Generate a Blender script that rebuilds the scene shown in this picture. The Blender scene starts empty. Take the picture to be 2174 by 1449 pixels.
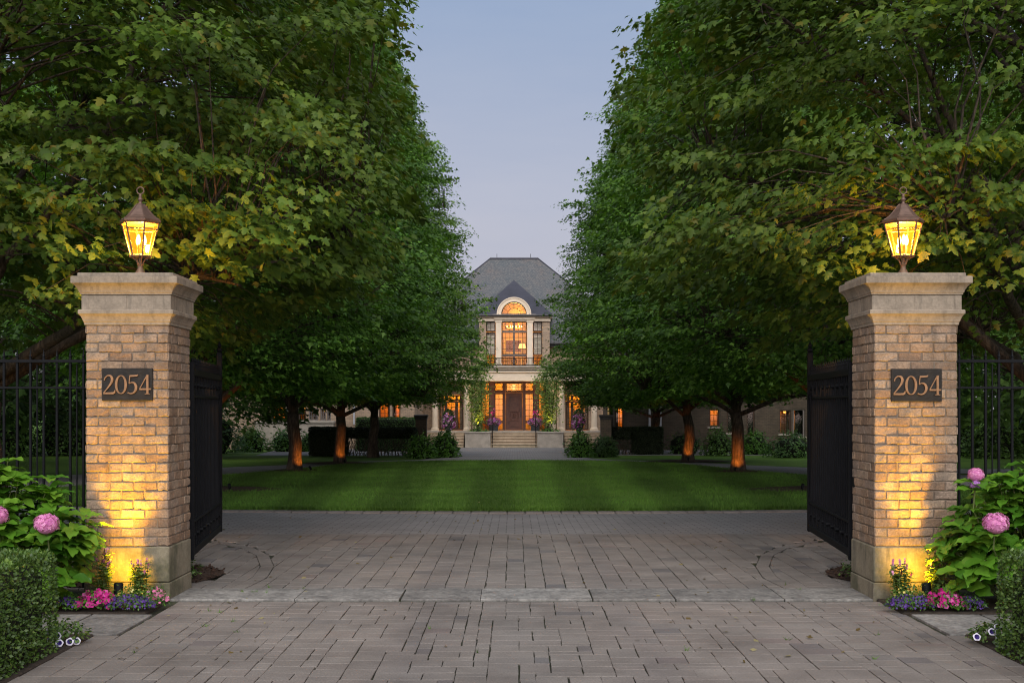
import bpy, math, random
import numpy as np
from mathutils import Vector, Matrix

R0 = random.Random(7)
PI = math.pi
scene = bpy.context.scene
COL = scene.collection

# ------------------------------------------------------------------ camera measures (photo pixels -> metres)
F, PX, PY, CZ = 2660.0, 1093.0, 865.0, 1.67

def gz(y):
    """height of the ground: level at the gate, falling gently to the house"""
    return -0.012 * (min(max(y, 15.0), 76.0) - 15.0)

def at(px, py, Y):
    return Vector(((px - PX) / F * Y, Y, CZ - (py - PY) / F * Y))

def gy(py):
    t = (py - PY) / F
    y = CZ / t
    if y > 15:
        y = 1.49 / (t - 0.012)
    return y

def gp(px, py):
    y = gy(py)
    return Vector(((px - PX) / F * y, y, gz(y)))

# ------------------------------------------------------------------ object helpers
ORG = {}

def tag(o, label=None, cat=None, group=None, kind=None):
    if label: o['label'] = label
    if cat: o['category'] = cat
    if group: o['group'] = group
    if kind: o['kind'] = kind
    return o

def thing(name, loc, label, cat, group=None, rz=0):
    o = bpy.data.objects.new(name, None)
    o.empty_display_size = 0.2
    COL.objects.link(o)
    o.location = loc
    o.rotation_euler = (0, 0, rz)
    ORG[o.name] = Vector(loc)
    return tag(o, label, cat, group)

def link_mesh(name, me, mat, parent=None, smooth=False):
    o = bpy.data.objects.new(name, me)
    COL.objects.link(o)
    if mat is not None:
        me.materials.append(mat)
    if smooth and len(me.polygons):
        me.polygons.foreach_set('use_smooth', [True] * len(me.polygons))
    if parent is not None:
        o.parent = parent
        ORG[o.name] = ORG.get(parent.name, Vector((0, 0, 0)))
    return o

def np_mesh(name, V, T, mat, parent=None, smooth=False, local=False):
    """mesh from numpy verts (n,3) and equal-sized faces (m,k)"""
    V = np.asarray(V, dtype=np.float32).reshape(-1, 3)
    T = np.asarray(T, dtype=np.int32)
    if parent is not None and not local:
        V = V - np.array(ORG[parent.name], dtype=np.float32)
    me = bpy.data.meshes.new(name)
    k = T.shape[1]
    me.vertices.add(len(V)); me.vertices.foreach_set('co', V.ravel())
    me.loops.add(T.size); me.loops.foreach_set('vertex_index', T.ravel())
    me.polygons.add(len(T))
    me.polygons.foreach_set('loop_start', np.arange(0, T.size, k, dtype=np.int32))
    me.update(calc_edges=True)
    return link_mesh(name, me, mat, parent, smooth)

class MB:
    """collects shapes (world coordinates) and links them as ONE mesh object"""
    def __init__(s): s.v = []; s.f = []
    def add(s, vs, fs):
        n = len(s.v)
        s.v.extend([tuple(v) for v in vs]); s.f.extend([tuple(i + n for i in f) for f in fs])
        return s
    def box(s, x0, x1, y0, y1, z0, z1, b=0.0, M=None):
        if x1 < x0: x0, x1 = x1, x0
        if y1 < y0: y0, y1 = y1, y0
        if z1 < z0: z0, z1 = z1, z0
        if b <= 0:
            vs = [(x, y, z) for x in (x0, x1) for y in (y0, y1) for z in (z0, z1)]
            fs = [(0, 1, 3, 2), (4, 6, 7, 5), (0, 4, 5, 1), (2, 3, 7, 6), (0, 2, 6, 4), (1, 5, 7, 3)]
        else:
            b = min(b, (x1 - x0) * .45, (y1 - y0) * .45, (z1 - z0) * .45)
            vs = []; idx = {}
            for i, x in enumerate((x0, x1)):
                for j, y in enumerate((y0, y1)):
                    for k, z in enumerate((z0, z1)):
                        dx = b if i == 0 else -b; dy = b if j == 0 else -b; dz = b if k == 0 else -b
                        idx[(i, j, k)] = len(vs)
                        vs += [(x, y + dy, z + dz), (x + dx, y, z + dz), (x + dx, y + dy, z)]
            fs = []
            for i in (0, 1):
                q = [idx[(i, j, k)] for j, k in ((0, 0), (1, 0), (1, 1), (0, 1))]; fs.append(q if i else q[::-1])
                q = [idx[(j, i, k)] + 1 for j, k in ((0, 0), (1, 0), (1, 1), (0, 1))]; fs.append(q[::-1] if i else q)
                q = [idx[(j, k, i)] + 2 for j, k in ((0, 0), (1, 0), (1, 1), (0, 1))]; fs.append(q if i else q[::-1])
            for a in (0, 1):
                for c in (0, 1):
                    p, q = idx[(a, c, 0)], idx[(a, c, 1)]; fs.append((p, p + 1, q + 1, q))
                    p, q = idx[(a, 0, c)], idx[(a, 1, c)]; fs.append((p, p + 2, q + 2, q))
                    p, q = idx[(0, a, c)], idx[(1, a, c)]; fs.append((p + 1, p + 2, q + 2, q + 1))
            for p in idx.values(): fs.append((p, p + 1, p + 2))
        if M is not None: vs = [M @ Vector(v) for v in vs]
        return s.add(vs, fs)
    def tube(s, pts, radii, n=8, cap=True):
        pts = [Vector(p) for p in pts]
        if not hasattr(radii, '__len__'): radii = [radii] * len(pts)
        rings = []; a = None; vs = []
        for i, p in enumerate(pts):
            d = (pts[min(i + 1, len(pts) - 1)] - pts[max(i - 1, 0)])
            d = d.normalized() if d.length > 1e-9 else Vector((0, 0, 1))
            if a is None:
                a = d.orthogonal().normalized()
            a = (a - d * a.dot(d)); a = a.normalized() if a.length > 1e-6 else d.orthogonal().normalized()
            b = d.cross(a)
            for k in range(n):
                t = 2 * PI * k / n
                vs.append(p + (a * math.cos(t) + b * math.sin(t)) * radii[i])
        fs = []
        for i in range(len(pts) - 1):
            for k in range(n):
                k2 = (k + 1) % n
                fs.append((i * n + k, i * n + k2, (i + 1) * n + k2, (i + 1) * n + k))
        if cap:
            fs.append(tuple(range(n))[::-1]); fs.append(tuple((len(pts) - 1) * n + k for k in range(n)))
        return s.add(vs, fs)
    def lathe(s, c, prof, n=16, rot=0.0, sx=1.0, sy=1.0, cap=True):
        """prof: (radius, z) pairs"""
        vs = []
        for r, z in prof:
            for k in range(n):
                t = rot + 2 * PI * k / n
                vs.append((c[0] + r * sx * math.cos(t), c[1] + r * sy * math.sin(t), c[2] + z))
        fs = []
        for i in range(len(prof) - 1):
            for k in range(n):
                k2 = (k + 1) % n
                fs.append((i * n + k, i * n + k2, (i + 1) * n + k2, (i + 1) * n + k))
        if cap:
            fs.append(tuple(range(n))[::-1]); fs.append(tuple((len(prof) - 1) * n + k for k in range(n)))
        return s.add(vs, fs)
    def rings(s, x0, x1, y0, y1, prof):
        """square moulding: prof = (offset outwards, z)"""
        vs = []
        for o, z in prof:
            vs += [(x0 - o, y0 - o, z), (x1 + o, y0 - o, z), (x1 + o, y1 + o, z), (x0 - o, y1 + o, z)]
        fs = []
        for i in range(len(prof) - 1):
            for k in range(4):
                k2 = (k + 1) % 4
                fs.append((i * 4 + k, i * 4 + k2, (i + 1) * 4 + k2, (i + 1) * 4 + k))
        fs.append((3, 2, 1, 0)); m = (len(prof) - 1) * 4; fs.append((m, m + 1, m + 2, m + 3))
        return s.add(vs, fs)
    def quad(s, a, b, c, d): return s.add([a, b, c, d], [(0, 1, 2, 3)])
    def build(s, name, mat, parent=None, smooth=False):
        me = bpy.data.meshes.new(name)
        o = ORG[parent.name] if parent is not None else Vector((0, 0, 0))
        me.from_pydata([(v[0] - o.x, v[1] - o.y, v[2] - o.z) for v in s.v], [], s.f)
        me.update()
        return link_mesh(name, me, mat, parent, smooth)

def copy_thing(o, loc, rz=0.0, scale=(1, 1, 1), label=None):
    r = o.copy(); COL.objects.link(r)
    r.location = loc; r.rotation_euler = (0, 0, rz); r.scale = scale
    if label: r['label'] = label
    for ch in list(o.children):
        c = ch.copy(); COL.objects.link(c); c.parent = r
        for g in list(ch.children):
            d = g.copy(); COL.objects.link(d); d.parent = c
    return r

# ------------------------------------------------------------------ materials
def new_mat(name):
    m = bpy.data.materials.new(name); m.use_nodes = True
    nt = m.node_tree; nt.nodes.clear()
    return m, nt, nt.nodes.new('ShaderNodeOutputMaterial')

def N(nt, t, **kw):
    n = nt.nodes.new(t)
    for k, v in kw.items():
        if k in n.inputs.keys() if hasattr(n.inputs, 'keys') else False: n.inputs[k].default_value = v
        else: setattr(n, k, v)
    return n

def ramp(nt, stops, fac=None, interp='LINEAR'):
    r = nt.nodes.new('ShaderNodeValToRGB'); cr = r.color_ramp; cr.interpolation = interp
    while len(cr.elements) < len(stops): cr.elements.new(0.5)
    for e, (p, c) in zip(cr.elements, stops):
        e.position = p; e.color = (*c, 1)
    if fac is not None: nt.links.new(fac, r.inputs[0])
    return r

def noise(nt, scale, detail=4, rough=0.6, vec=None):
    n = nt.nodes.new('ShaderNodeTexNoise')
    n.inputs['Scale'].default_value = scale; n.inputs['Detail'].default_value = detail
    n.inputs['Roughness'].default_value = rough
    if vec is not None: nt.links.new(vec, n.inputs['Vector'])
    return n

def mixc(nt, a, b, fac, mode='MIX'):
    m = nt.nodes.new('ShaderNodeMix'); m.data_type = 'RGBA'; m.blend_type = mode
    for sock, v in ((m.inputs[6], a), (m.inputs[7], b)):
        if isinstance(v, tuple): sock.default_value = (*v, 1)
        else: nt.links.new(v, sock)
    if isinstance(fac, (int, float)): m.inputs[0].default_value = fac
    else: nt.links.new(fac, m.inputs[0])
    return m.outputs[2]

def math_(nt, op, a, b=None):
    m = nt.nodes.new('ShaderNodeMath'); m.operation = op
    for i, v in enumerate((a, b)):
        if v is None: continue
        if isinstance(v, (int, float)): m.inputs[i].default_value = v
        else: nt.links.new(v, m.inputs[i])
    return m.outputs[0]

def coords(nt):
    return nt.nodes.new('ShaderNodeTexCoord').outputs['Object']

def geo(nt): return nt.nodes.new('ShaderNodeNewGeometry')

def bump(nt, h, strength, dist=0.01):
    b = nt.nodes.new('ShaderNodeBump'); b.inputs['Strength'].default_value = strength; b.inputs['Distance'].default_value = dist
    nt.links.new(h, b.inputs['Height'])
    return b.outputs['Normal']

def pbr(nt, out, color, rough=0.8, normal=None, metallic=0.0, spec=0.3):
    p = nt.nodes.new('ShaderNodeBsdfPrincipled')
    if isinstance(color, tuple): p.inputs['Base Color'].default_value = (*color, 1)
    else: nt.links.new(color, p.inputs['Base Color'])
    if isinstance(rough, (int, float)): p.inputs['Roughness'].default_value = rough
    else: nt.links.new(rough, p.inputs['Roughness'])
    p.inputs['Metallic'].default_value = metallic
    p.inputs['Specular IOR Level'].default_value = spec
    if normal is not None: nt.links.new(normal, p.inputs['Normal'])
    nt.links.new(p.outputs[0], out.inputs[0])
    return p

def m_island(name, stops, dirt=(0.05, 0.045, 0.04), dscale=3.0, damt=0.5, rough=0.85, bs=0.5, bscale=60, metallic=0, grain=0.25, wear=None):
    """a colour of its own for each block, with grime and grain over all"""
    m, nt, out = new_mat(name)
    co = coords(nt)
    c = ramp(nt, stops, geo(nt).outputs['Random Per Island']).outputs[0]
    n1 = noise(nt, dscale, 6, 0.65, co)
    f1 = ramp(nt, [(0.42, (0, 0, 0)), (0.75, (1, 1, 1))], n1.outputs[0]).outputs[0]
    f1m = math_(nt, 'MULTIPLY', f1, damt)
    c2 = mixc(nt, c, dirt, f1m)
    n2 = noise(nt, bscale, 5, 0.7, co)
    g = ramp(nt, [(0.3, (1 - grain,) * 3), (0.7, (1 + grain * .6,) * 3)], n2.outputs[0]).outputs[0]
    c3 = mixc(nt, c2, g, 1.0, 'MULTIPLY')
    if wear == 'tyres':
        sx_ = nt.nodes.new('ShaderNodeSeparateXYZ'); nt.links.new(co, sx_.inputs[0])
        dd = math_(nt, 'ABSOLUTE', math_(nt, 'SUBTRACT', math_(nt, 'ABSOLUTE', math_(nt, 'SUBTRACT', sx_.outputs[0], .1)), .8))
        lane = ramp(nt, [(0.05, (0.86, 0.86, 0.88)), (0.42, (1.04, 1.03, 1.02))], math_(nt, 'ADD', dd, math_(nt, 'MULTIPLY', n1.outputs[0], .2))).outputs[0]
        c3 = mixc(nt, c3, lane, 1.0, 'MULTIPLY')
        n5 = noise(nt, 0.55, 5, 0.7, co); k5 = ramp(nt, [(0.34, (0.80, 0.79, 0.78)), (0.52, (1, 1, 1)), (0.7, (1.10, 1.07, 1.03))], n5.outputs[0]).outputs[0]
        c3 = mixc(nt, c3, k5, 1.0, 'MULTIPLY')
    if wear == 'streaks':
        mp = nt.nodes.new('ShaderNodeMapping'); mp.inputs['Scale'].default_value = (9, 9, .9); nt.links.new(co, mp.inputs[0])
        n5 = noise(nt, 1.0, 5, 0.7, mp.outputs[0]); k5 = ramp(nt, [(0.33, (0.74, 0.73, 0.72)), (0.5, (1, 1, 1)), (0.72, (1.12, 1.11, 1.10))], n5.outputs[0]).outputs[0]
        c3 = mixc(nt, c3, k5, 1.0, 'MULTIPLY')
    n3 = noise(nt, bscale * .4, 6, 0.7, co)
    pbr(nt, out, c3, rough, bump(nt, n3.outputs[0], bs, 0.012), metallic)
    return m

def m_plain(name, col, rough=0.8, var=0.25, scale=8.0, bs=0.2, bscale=40, metallic=0.0, spec=0.3, col2=None):
    m, nt, out = new_mat(name)
    co = coords(nt)
    n1 = noise(nt, scale, 6, 0.65, co)
    a = tuple(x * (1 - var) for x in col); b = col2 or tuple(min(1, x * (1 + var)) for x in col)
    c = ramp(nt, [(0.3, a), (0.7, b)], n1.outputs[0]).outputs[0]
    n2 = noise(nt, bscale, 4, 0.6, co)
    pbr(nt, out, c, rough, bump(nt, n2.outputs[0], bs, 0.01), metallic, spec)
    return m

def m_leaf(name, stops, trans=0.3, rough=0.45, spec=0.35, clump=0.0, cl_scale=0.5, tone=0.0):
    m, nt, out = new_mat(name)
    g = geo(nt)
    c = ramp(nt, stops, g.outputs['Random Per Island']).outputs[0]
    if clump > 0:
        n1 = noise(nt, cl_scale, 3, 0.5, coords(nt))
        k = ramp(nt, [(0.3, (1 - clump,) * 3), (0.7, (1 + clump,) * 3)], n1.outputs[0]).outputs[0]
        c = mixc(nt, c, k, 1.0, 'MULTIPLY')
    if tone > 0:
        oi = nt.nodes.new('ShaderNodeObjectInfo')
        k = ramp(nt, [(0.0, (1 - tone, 1 - tone, 1 - tone * .6)), (0.5, (1 - .3 * tone, 1, 1 + .4 * tone)), (1.0, (1 + tone, 1 + tone * .7, 1 - tone * .5))], oi.outputs['Random']).outputs[0]
        c = mixc(nt, c, k, 1.0, 'MULTIPLY')
    p = nt.nodes.new('ShaderNodeBsdfPrincipled')
    nt.links.new(c, p.inputs['Base Color']); p.inputs['Roughness'].default_value = rough
    p.inputs['Specular IOR Level'].default_value = spec
    t = nt.nodes.new('ShaderNodeBsdfTranslucent')
    tc = mixc(nt, c, (1.25, 1.35, 0.5), 1.0, 'MULTIPLY'); nt.links.new(tc, t.inputs[0])
    mx = nt.nodes.new('ShaderNodeMixShader'); mx.inputs[0].default_value = trans
    nt.links.new(p.outputs[0], mx.inputs[1]); nt.links.new(t.outputs[0], mx.inputs[2])
    nt.links.new(mx.outputs[0], out.inputs[0])
    return m

def m_emit(name, col, s):
    m, nt, out = new_mat(name)
    e = nt.nodes.new('ShaderNodeEmission'); e.inputs[0].default_value = (*col, 1); e.inputs[1].default_value = s
    nt.links.new(e.outputs[0], out.inputs[0]); return m

def m_glass(name, tint=(1, 1, 1), refl=0.12, glow=None, gs=0.0):
    m, nt, out = new_mat(name)
    t = nt.nodes.new('ShaderNodeBsdfTransparent'); t.inputs[0].default_value = (*tint, 1)
    g = nt.nodes.new('ShaderNodeBsdfGlossy'); g.inputs['Roughness'].default_value = 0.05
    mx = nt.nodes.new('ShaderNodeMixShader'); mx.inputs[0].default_value = refl
    nt.links.new(t.outputs[0], mx.inputs[1]); nt.links.new(g.outputs[0], mx.inputs[2])
    last = mx.outputs[0]
    if glow:
        e = nt.nodes.new('ShaderNodeEmission'); e.inputs[1].default_value = gs
        n1 = noise(nt, 26, 4, 0.7, coords(nt))
        c = ramp(nt, [(0.3, tuple(x * .72 for x in glow)), (0.7, tuple(x * 1.2 for x in glow))], n1.outputs[0])
        nt.links.new(c.outputs[0], e.inputs[0])
        ad = nt.nodes.new('ShaderNodeAddShader')
        nt.links.new(last, ad.inputs[0]); nt.links.new(e.outputs[0], ad.inputs[1]); last = ad.outputs[0]
    nt.links.new(last, out.inputs[0]); return m

def m_wallbrick(name, c1, c2, mortar, scale=1.0):
    """distant brickwork: running bond on vertical walls"""
    m, nt, out = new_mat(name)
    co = nt.nodes.new('ShaderNodeTexCoord').outputs['Object']
    sp = nt.nodes.new('ShaderNodeSeparateXYZ'); nt.links.new(co, sp.inputs[0])
    xy = math_(nt, 'ADD', sp.outputs[0], sp.outputs[1])
    cb = nt.nodes.new('ShaderNodeCombineXYZ'); nt.links.new(xy, cb.inputs[0]); nt.links.new(sp.outputs[2], cb.inputs[1])
    br = nt.nodes.new('ShaderNodeTexBrick'); nt.links.new(cb.outputs[0], br.inputs['Vector'])
    br.inputs['Scale'].default_value = scale
    br.inputs['Brick Width'].default_value = 0.24; br.inputs['Row Height'].default_value = 0.085
    br.inputs['Mortar Size'].default_value = 0.008
    br.inputs['Color1'].default_value = (*c1, 1); br.inputs['Color2'].default_value = (*c2, 1); br.inputs['Mortar'].default_value = (*mortar, 1)
    n1 = noise(nt, 1.2, 5, 0.6, co)
    k = ramp(nt, [(0.3, (0.72,) * 3), (0.7, (1.15,) * 3)], n1.outputs[0]).outputs[0]
    pbr(nt, out, mixc(nt, br.outputs[0], k, 1.0, 'MULTIPLY'), 0.9, bump(nt, br.outputs[1], -0.4, 0.02))
    return m

def m_slate(name):
    m, nt, out = new_mat(name)
    co = coords(nt)
    sp = nt.nodes.new('ShaderNodeSeparateXYZ'); nt.links.new(co, sp.inputs[0])
    xy = math_(nt, 'ADD', sp.outputs[0], math_(nt, 'MULTIPLY', sp.outputs[1], 0.02))
    cb = nt.nodes.new('ShaderNodeCombineXYZ'); nt.links.new(xy, cb.inputs[0]); nt.links.new(sp.outputs[2], cb.inputs[1])
    br = nt.nodes.new('ShaderNodeTexBrick'); nt.links.new(cb.outputs[0], br.inputs['Vector'])
    br.inputs['Brick Width'].default_value = 0.55; br.inputs['Row Height'].default_value = 0.27
    br.inputs['Mortar Size'].default_value = 0.035; br.inputs['Bias'].default_value = 0.0
    br.inputs['Color1'].default_value = (0.066, 0.077, 0.084, 1); br.inputs['Color2'].default_value = (0.145, 0.134, 0.128, 1)
    br.inputs['Mortar'].default_value = (0.010, 0.010, 0.013, 1)
    n1 = noise(nt, 0.9, 5, 0.7, co)
    k = ramp(nt, [(0.3, (0.85, 0.95, 1.0)), (0.55, (1, 1, 1)), (0.75, (1.2, 1.0, 0.9))], n1.outputs[0]).outputs[0]
    pbr(nt, out, mixc(nt, br.outputs[0], k, 1.0, 'MULTIPLY'), 0.55, bump(nt, br.outputs[1], -0.6, 0.03), spec=0.5)
    return m

def m_grass(name, stripes=True):
    m, nt, out = new_mat(name)
    co = coords(nt)
    n1 = noise(nt, 0.45, 5, 0.6, co); n2 = noise(nt, 55, 4, 0.75, co)
    c = ramp(nt, [(0.3, (0.045, 0.098, 0.010)), (0.7, (0.090, 0.160, 0.020))], n1.outputs[0]).outputs[0]
    g = ramp(nt, [(0.3, (0.55,) * 3), (0.72, (1.35,) * 3)], n2.outputs[0]).outputs[0]
    c = mixc(nt, c, g, 1.0, 'MULTIPLY')
    if stripes:
        sp = nt.nodes.new('ShaderNodeSeparateXYZ'); nt.links.new(co, sp.inputs[0])
        an = math_(nt, 'ADD', math_(nt, 'MULTIPLY', sp.outputs[0], 3.0), math_(nt, 'MULTIPLY', sp.outputs[1], 0.25))
        s = math_(nt, 'SINE', an)
        k = ramp(nt, [(0.35, (0.80,) * 3), (0.65, (1.16,) * 3)], math_(nt, 'MULTIPLY_ADD', s, 0.5)).outputs[0]
        nt.nodes[-1]
        c = mixc(nt, c, k, 1.0, 'MULTIPLY')
    pbr(nt, out, c, 0.9, bump(nt, n2.outputs[0], 0.7, 0.03), spec=0.15)
    return m

M = {}
M['brick'] = m_island('tumbled_brick', [(0, (0.190, 0.119, 0.074)), (0.25, (0.256, 0.170, 0.109)), (0.5, (0.286, 0.192, 0.122)), (0.72, (0.231, 0.170, 0.128)), (0.9, (0.317, 0.232, 0.160)), (1, (0.205, 0.147, 0.109))],
                     dirt=(0.10, 0.085, 0.07), dscale=9, damt=0.75, bs=0.9, bscale=70, grain=0.4, wear='streaks')
M['mortar'] = m_plain('mortar', (0.14, 0.112, 0.086), 0.95, 0.3, 20)

def m_limestone(name, col, stain=0.65, gold=None):
    m, nt, out = new_mat(name)
    co = coords(nt)
    n1 = noise(nt, 5, 7, 0.7, co); n2 = noise(nt, 45, 5, 0.7, co)
    c = ramp(nt, [(0.3, tuple(x * .68 for x in col)), (0.5, col), (0.72, tuple(min(1, x * 1.2) for x in col))], n1.outputs[0]).outputs[0]
    mp = nt.nodes.new('ShaderNodeMapping'); mp.inputs['Scale'].default_value = (14, 14, 1.6); nt.links.new(co, mp.inputs[0])
    n3 = noise(nt, 1.0, 5, 0.7, mp.outputs[0])
    st = ramp(nt, [(0.5, (0, 0, 0)), (0.72, (1, 1, 1))], n3.outputs[0]).outputs[0]
    c = mixc(nt, c, (0.075, 0.068, 0.058), math_(nt, 'MULTIPLY', st, stain))
    if gold:
        n6 = noise(nt, 2.1, 5, 0.65, co); c = mixc(nt, c, gold, math_(nt, 'MULTIPLY', ramp(nt, [(0.45, (0, 0, 0)), (0.62, (1, 1, 1))], n6.outputs[0]).outputs[0], .75))
    g = ramp(nt, [(0.3, (0.8,) * 3), (0.7, (1.12,) * 3)], n2.outputs[0]).outputs[0]
    c = mixc(nt, c, g, 1.0, 'MULTIPLY')
    pbr(nt, out, c, 0.9, bump(nt, n2.outputs[0], 0.45, 0.008))
    return m
M['stone'] = m_limestone('weathered_limestone', (0.235, 0.194, 0.148))
M['base_stone'] = m_limestone('mossy_base_stone', (0.19, 0.165, 0.115), 0.85, (0.055, 0.058, 0.03))
M['bronze_dark'] = m_plain('dark_bronze_plate', (0.015, 0.013, 0.011), 0.5, 0.35, 14, 0.3, 60, 0.6, 0.5)
M['bronze'] = m_plain('worn_bronze', (0.216, 0.126, 0.068), 0.42, 0.25, 20, 0.1, 60, 0.75, 0.5)
M['copper'] = m_plain('aged_copper', (0.105, 0.062, 0.045), 0.5, 0.4, 12, 0.25, 50, 0.35, 0.5)
M['lamp_metal'] = m_plain('lantern_bronze', (0.14, 0.085, 0.05), 0.5, 0.35, 14, 0.2, 50, 0.4, 0.5)
M['lamp_glass'] = m_glass('amber_seeded_glass', (1.0, 0.74, 0.30), 0.05, (1.0, 0.44, 0.022), 0.62)
M['bulb'] = m_emit('hot_filament', (1.0, 0.62, 0.22), 26)
M['iron'] = m_plain('black_iron', (0.0042, 0.0046, 0.006), 0.6, 0.35, 10, 0.1, 60, 0.0, 0.12)
M['paver'] = m_island('concrete_paver', [(0, (0.163, 0.145, 0.132)), (0.25, (0.177, 0.158, 0.144)), (0.5, (0.185, 0.166, 0.151)), (0.7, (0.179, 0.156, 0.141)), (0.9, (0.194, 0.175, 0.159)), (0.955, (0.154, 0.141, 0.132)), (0.98, (0.111, 0.105, 0.106)), (1, (0.180, 0.146, 0.132))],
                     dirt=(0.075, 0.066, 0.06), dscale=1.6, damt=0.6, bs=0.5, bscale=80, grain=0.32, wear='tyres')
M['joint'] = m_plain('joint_sand', (0.022, 0.021, 0.016), 1.0, 0.5, 6, 0.6, 90, col2=(0.045, 0.05, 0.026))
M['threshold'] = m_island('threshold_stone', [(0, (0.195, 0.183, 0.168)), (0.5, (0.262, 0.250, 0.232)), (1, (0.171, 0.161, 0.149))], dirt=(0.06, 0.057, 0.055), dscale=5, damt=0.9, bs=0.9, bscale=24, grain=0.5)
M['mulch'] = m_plain('bark_mulch', (0.04, 0.022, 0.014), 1.0, 0.6, 40, 1.0, 70)
M['soil'] = m_plain('dark_soil', (0.03, 0.022, 0.016), 1.0, 0.5, 30, 1.0, 60)
def m_bark():
    m, nt, out = new_mat('maple_bark')
    co = coords(nt); mp = nt.nodes.new('ShaderNodeMapping'); mp.inputs['Scale'].default_value = (26, 26, 3.2); nt.links.new(co, mp.inputs[0])
    n1 = noise(nt, 1.0, 6, 0.7, mp.outputs[0]); n2 = noise(nt, 3.0, 5, 0.7, co)
    c = ramp(nt, [(0.36, (0.014, 0.011, 0.009)), (0.5, (0.048, 0.036, 0.027)), (0.68, (0.105, 0.080, 0.060))], n1.outputs[0]).outputs[0]
    k = ramp(nt, [(0.35, (0.6, 0.62, 0.55)), (0.7, (1.2, 1.2, 1.15))], n2.outputs[0]).outputs[0]
    pbr(nt, out, mixc(nt, c, k, 1.0, 'MULTIPLY'), 0.95, bump(nt, n1.outputs[0], 1.0, 0.05))
    return m
M['bark'] = m_bark()
M['lawn'] = m_grass('mown_lawn', True)
M['turf'] = m_grass('rough_turf', False)
M['blade'] = m_leaf('grass_blade', [(0, (0.040, 0.094, 0.011)), (0.5, (0.063, 0.134, 0.018)), (1, (0.087, 0.165, 0.027))], 0.25, 0.6, 0.2, 0.25, 0.5)
def add_stripes(m):
    nt = m.node_tree; p = next(n for n in nt.nodes if n.type == 'BSDF_PRINCIPLED'); src = p.inputs['Base Color'].links[0].from_socket
    sp = nt.nodes.new('ShaderNodeSeparateXYZ'); nt.links.new(coords(nt), sp.inputs[0])
    # broad mowing stripes running away from the gate, fanning slightly
    an = math_(nt, 'MULTIPLY', math_(nt, 'DIVIDE', sp.outputs[0], math_(nt, 'ADD', math_(nt, 'MULTIPLY', sp.outputs[1], .02), .45)), 3.3)
    k = ramp(nt, [(0.3, (0.80,) * 3), (0.7, (1.40,) * 3)], math_(nt, 'ADD', math_(nt, 'MULTIPLY', math_(nt, 'SINE', an), .5), .5)).outputs[0]
    nt.links.new(mixc(nt, src, k, 1.0, 'MULTIPLY'), p.inputs['Base Color'])
add_stripes(M['blade'])
M['maple_near'] = m_leaf('maple_leaf_near', [(0, (0.039, 0.075, 0.010)), (0.4, (0.059, 0.106, 0.014)), (0.75, (0.076, 0.121, 0.017)), (0.965, (0.091, 0.130, 0.019)), (1, (0.148, 0.119, 0.017))], 0.36, 0.5, 0.2, 0.45, 0.8)
M['maple'] = m_leaf('maple_leaf', [(0, (0.037, 0.091, 0.010)), (0.5, (0.071, 0.153, 0.017)), (1, (0.125, 0.226, 0.029))], 0.33, 0.5, 0.25, 0.5, 0.6, 0.24)
M['back_leaf'] = m_leaf('dark_leaf', [(0, (0.028, 0.066, 0.015)), (1, (0.065, 0.13, 0.028))], 0.28, 0.5, 0.3, 0.35, 0.7, 0.2)
M['hyd_leaf'] = m_leaf('hydrangea_leaf', [(0, (0.036, 0.115, 0.009)), (0.5, (0.076, 0.196, 0.015)), (1, (0.136, 0.264, 0.025))], 0.28, 0.4, 0.4)
M['box_leaf'] = m_leaf('boxwood_leaf', [(0, (0.032, 0.068, 0.012)), (0.6, (0.059, 0.113, 0.018)), (1, (0.104, 0.171, 0.031))], 0.2, 0.45, 0.4, 0.3, 5)
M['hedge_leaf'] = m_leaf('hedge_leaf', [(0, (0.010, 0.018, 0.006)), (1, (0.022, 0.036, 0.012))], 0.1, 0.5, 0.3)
M['shrub_leaf'] = m_leaf('shrub_leaf', [(0, (0.03, 0.085, 0.010)), (1, (0.07, 0.165, 0.02))], 0.25, 0.45, 0.35, 0.3, 2)
M['lime_leaf'] = m_leaf('pale_leaf', [(0, (0.10, 0.17, 0.04)), (1, (0.19, 0.27, 0.075))], 0.35, 0.5, 0.3)
M['litter'] = m_leaf('dry_leaf', [(0, (0.05, 0.035, 0.012)), (0.6, (0.13, 0.09, 0.03)), (1, (0.26, 0.24, 0.13))], 0.2, 0.7, 0.2)
M['stem'] = m_plain('green_stem', (0.10, 0.13, 0.04), 0.7, 0.3, 20)
M['twig'] = m_plain('brown_twig', (0.06, 0.042, 0.03), 0.9, 0.3, 20)
M['core'] = m_plain('shaded_inside', (0.008, 0.012, 0.005), 1.0, 0.3, 5)  # near-black, the shade inside bushes put into the colour
M['pink'] = m_leaf('pink_floret', [(0, (0.46, 0.13, 0.36)), (0.5, (0.60, 0.20, 0.44)), (1, (0.70, 0.34, 0.55))], 0.2, 0.6, 0.2)
M['mauve'] = m_leaf('mauve_floret', [(0, (0.30, 0.12, 0.42)), (1, (0.50, 0.24, 0.58))], 0.2, 0.6, 0.2)
M['magenta'] = m_leaf('magenta_petal', [(0, (0.36, 0.012, 0.16)), (0.6, (0.50, 0.02, 0.22)), (1, (0.55, 0.14, 0.36))], 0.2, 0.6, 0.2)
M['violet'] = m_leaf('violet_petal', [(0, (0.044, 0.022, 0.120)), (1, (0.120, 0.056, 0.272))], 0.2, 0.6, 0.2)
M['rose'] = m_leaf('rose_petal', [(0, (0.55, 0.12, 0.28)), (1, (0.66, 0.32, 0.46))], 0.2, 0.6, 0.2)
M['yellow'] = m_leaf('cream_yellow_petal', [(0, (0.55, 0.45, 0.06)), (1, (0.65, 0.6, 0.25))], 0.2, 0.6, 0.2)
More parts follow.
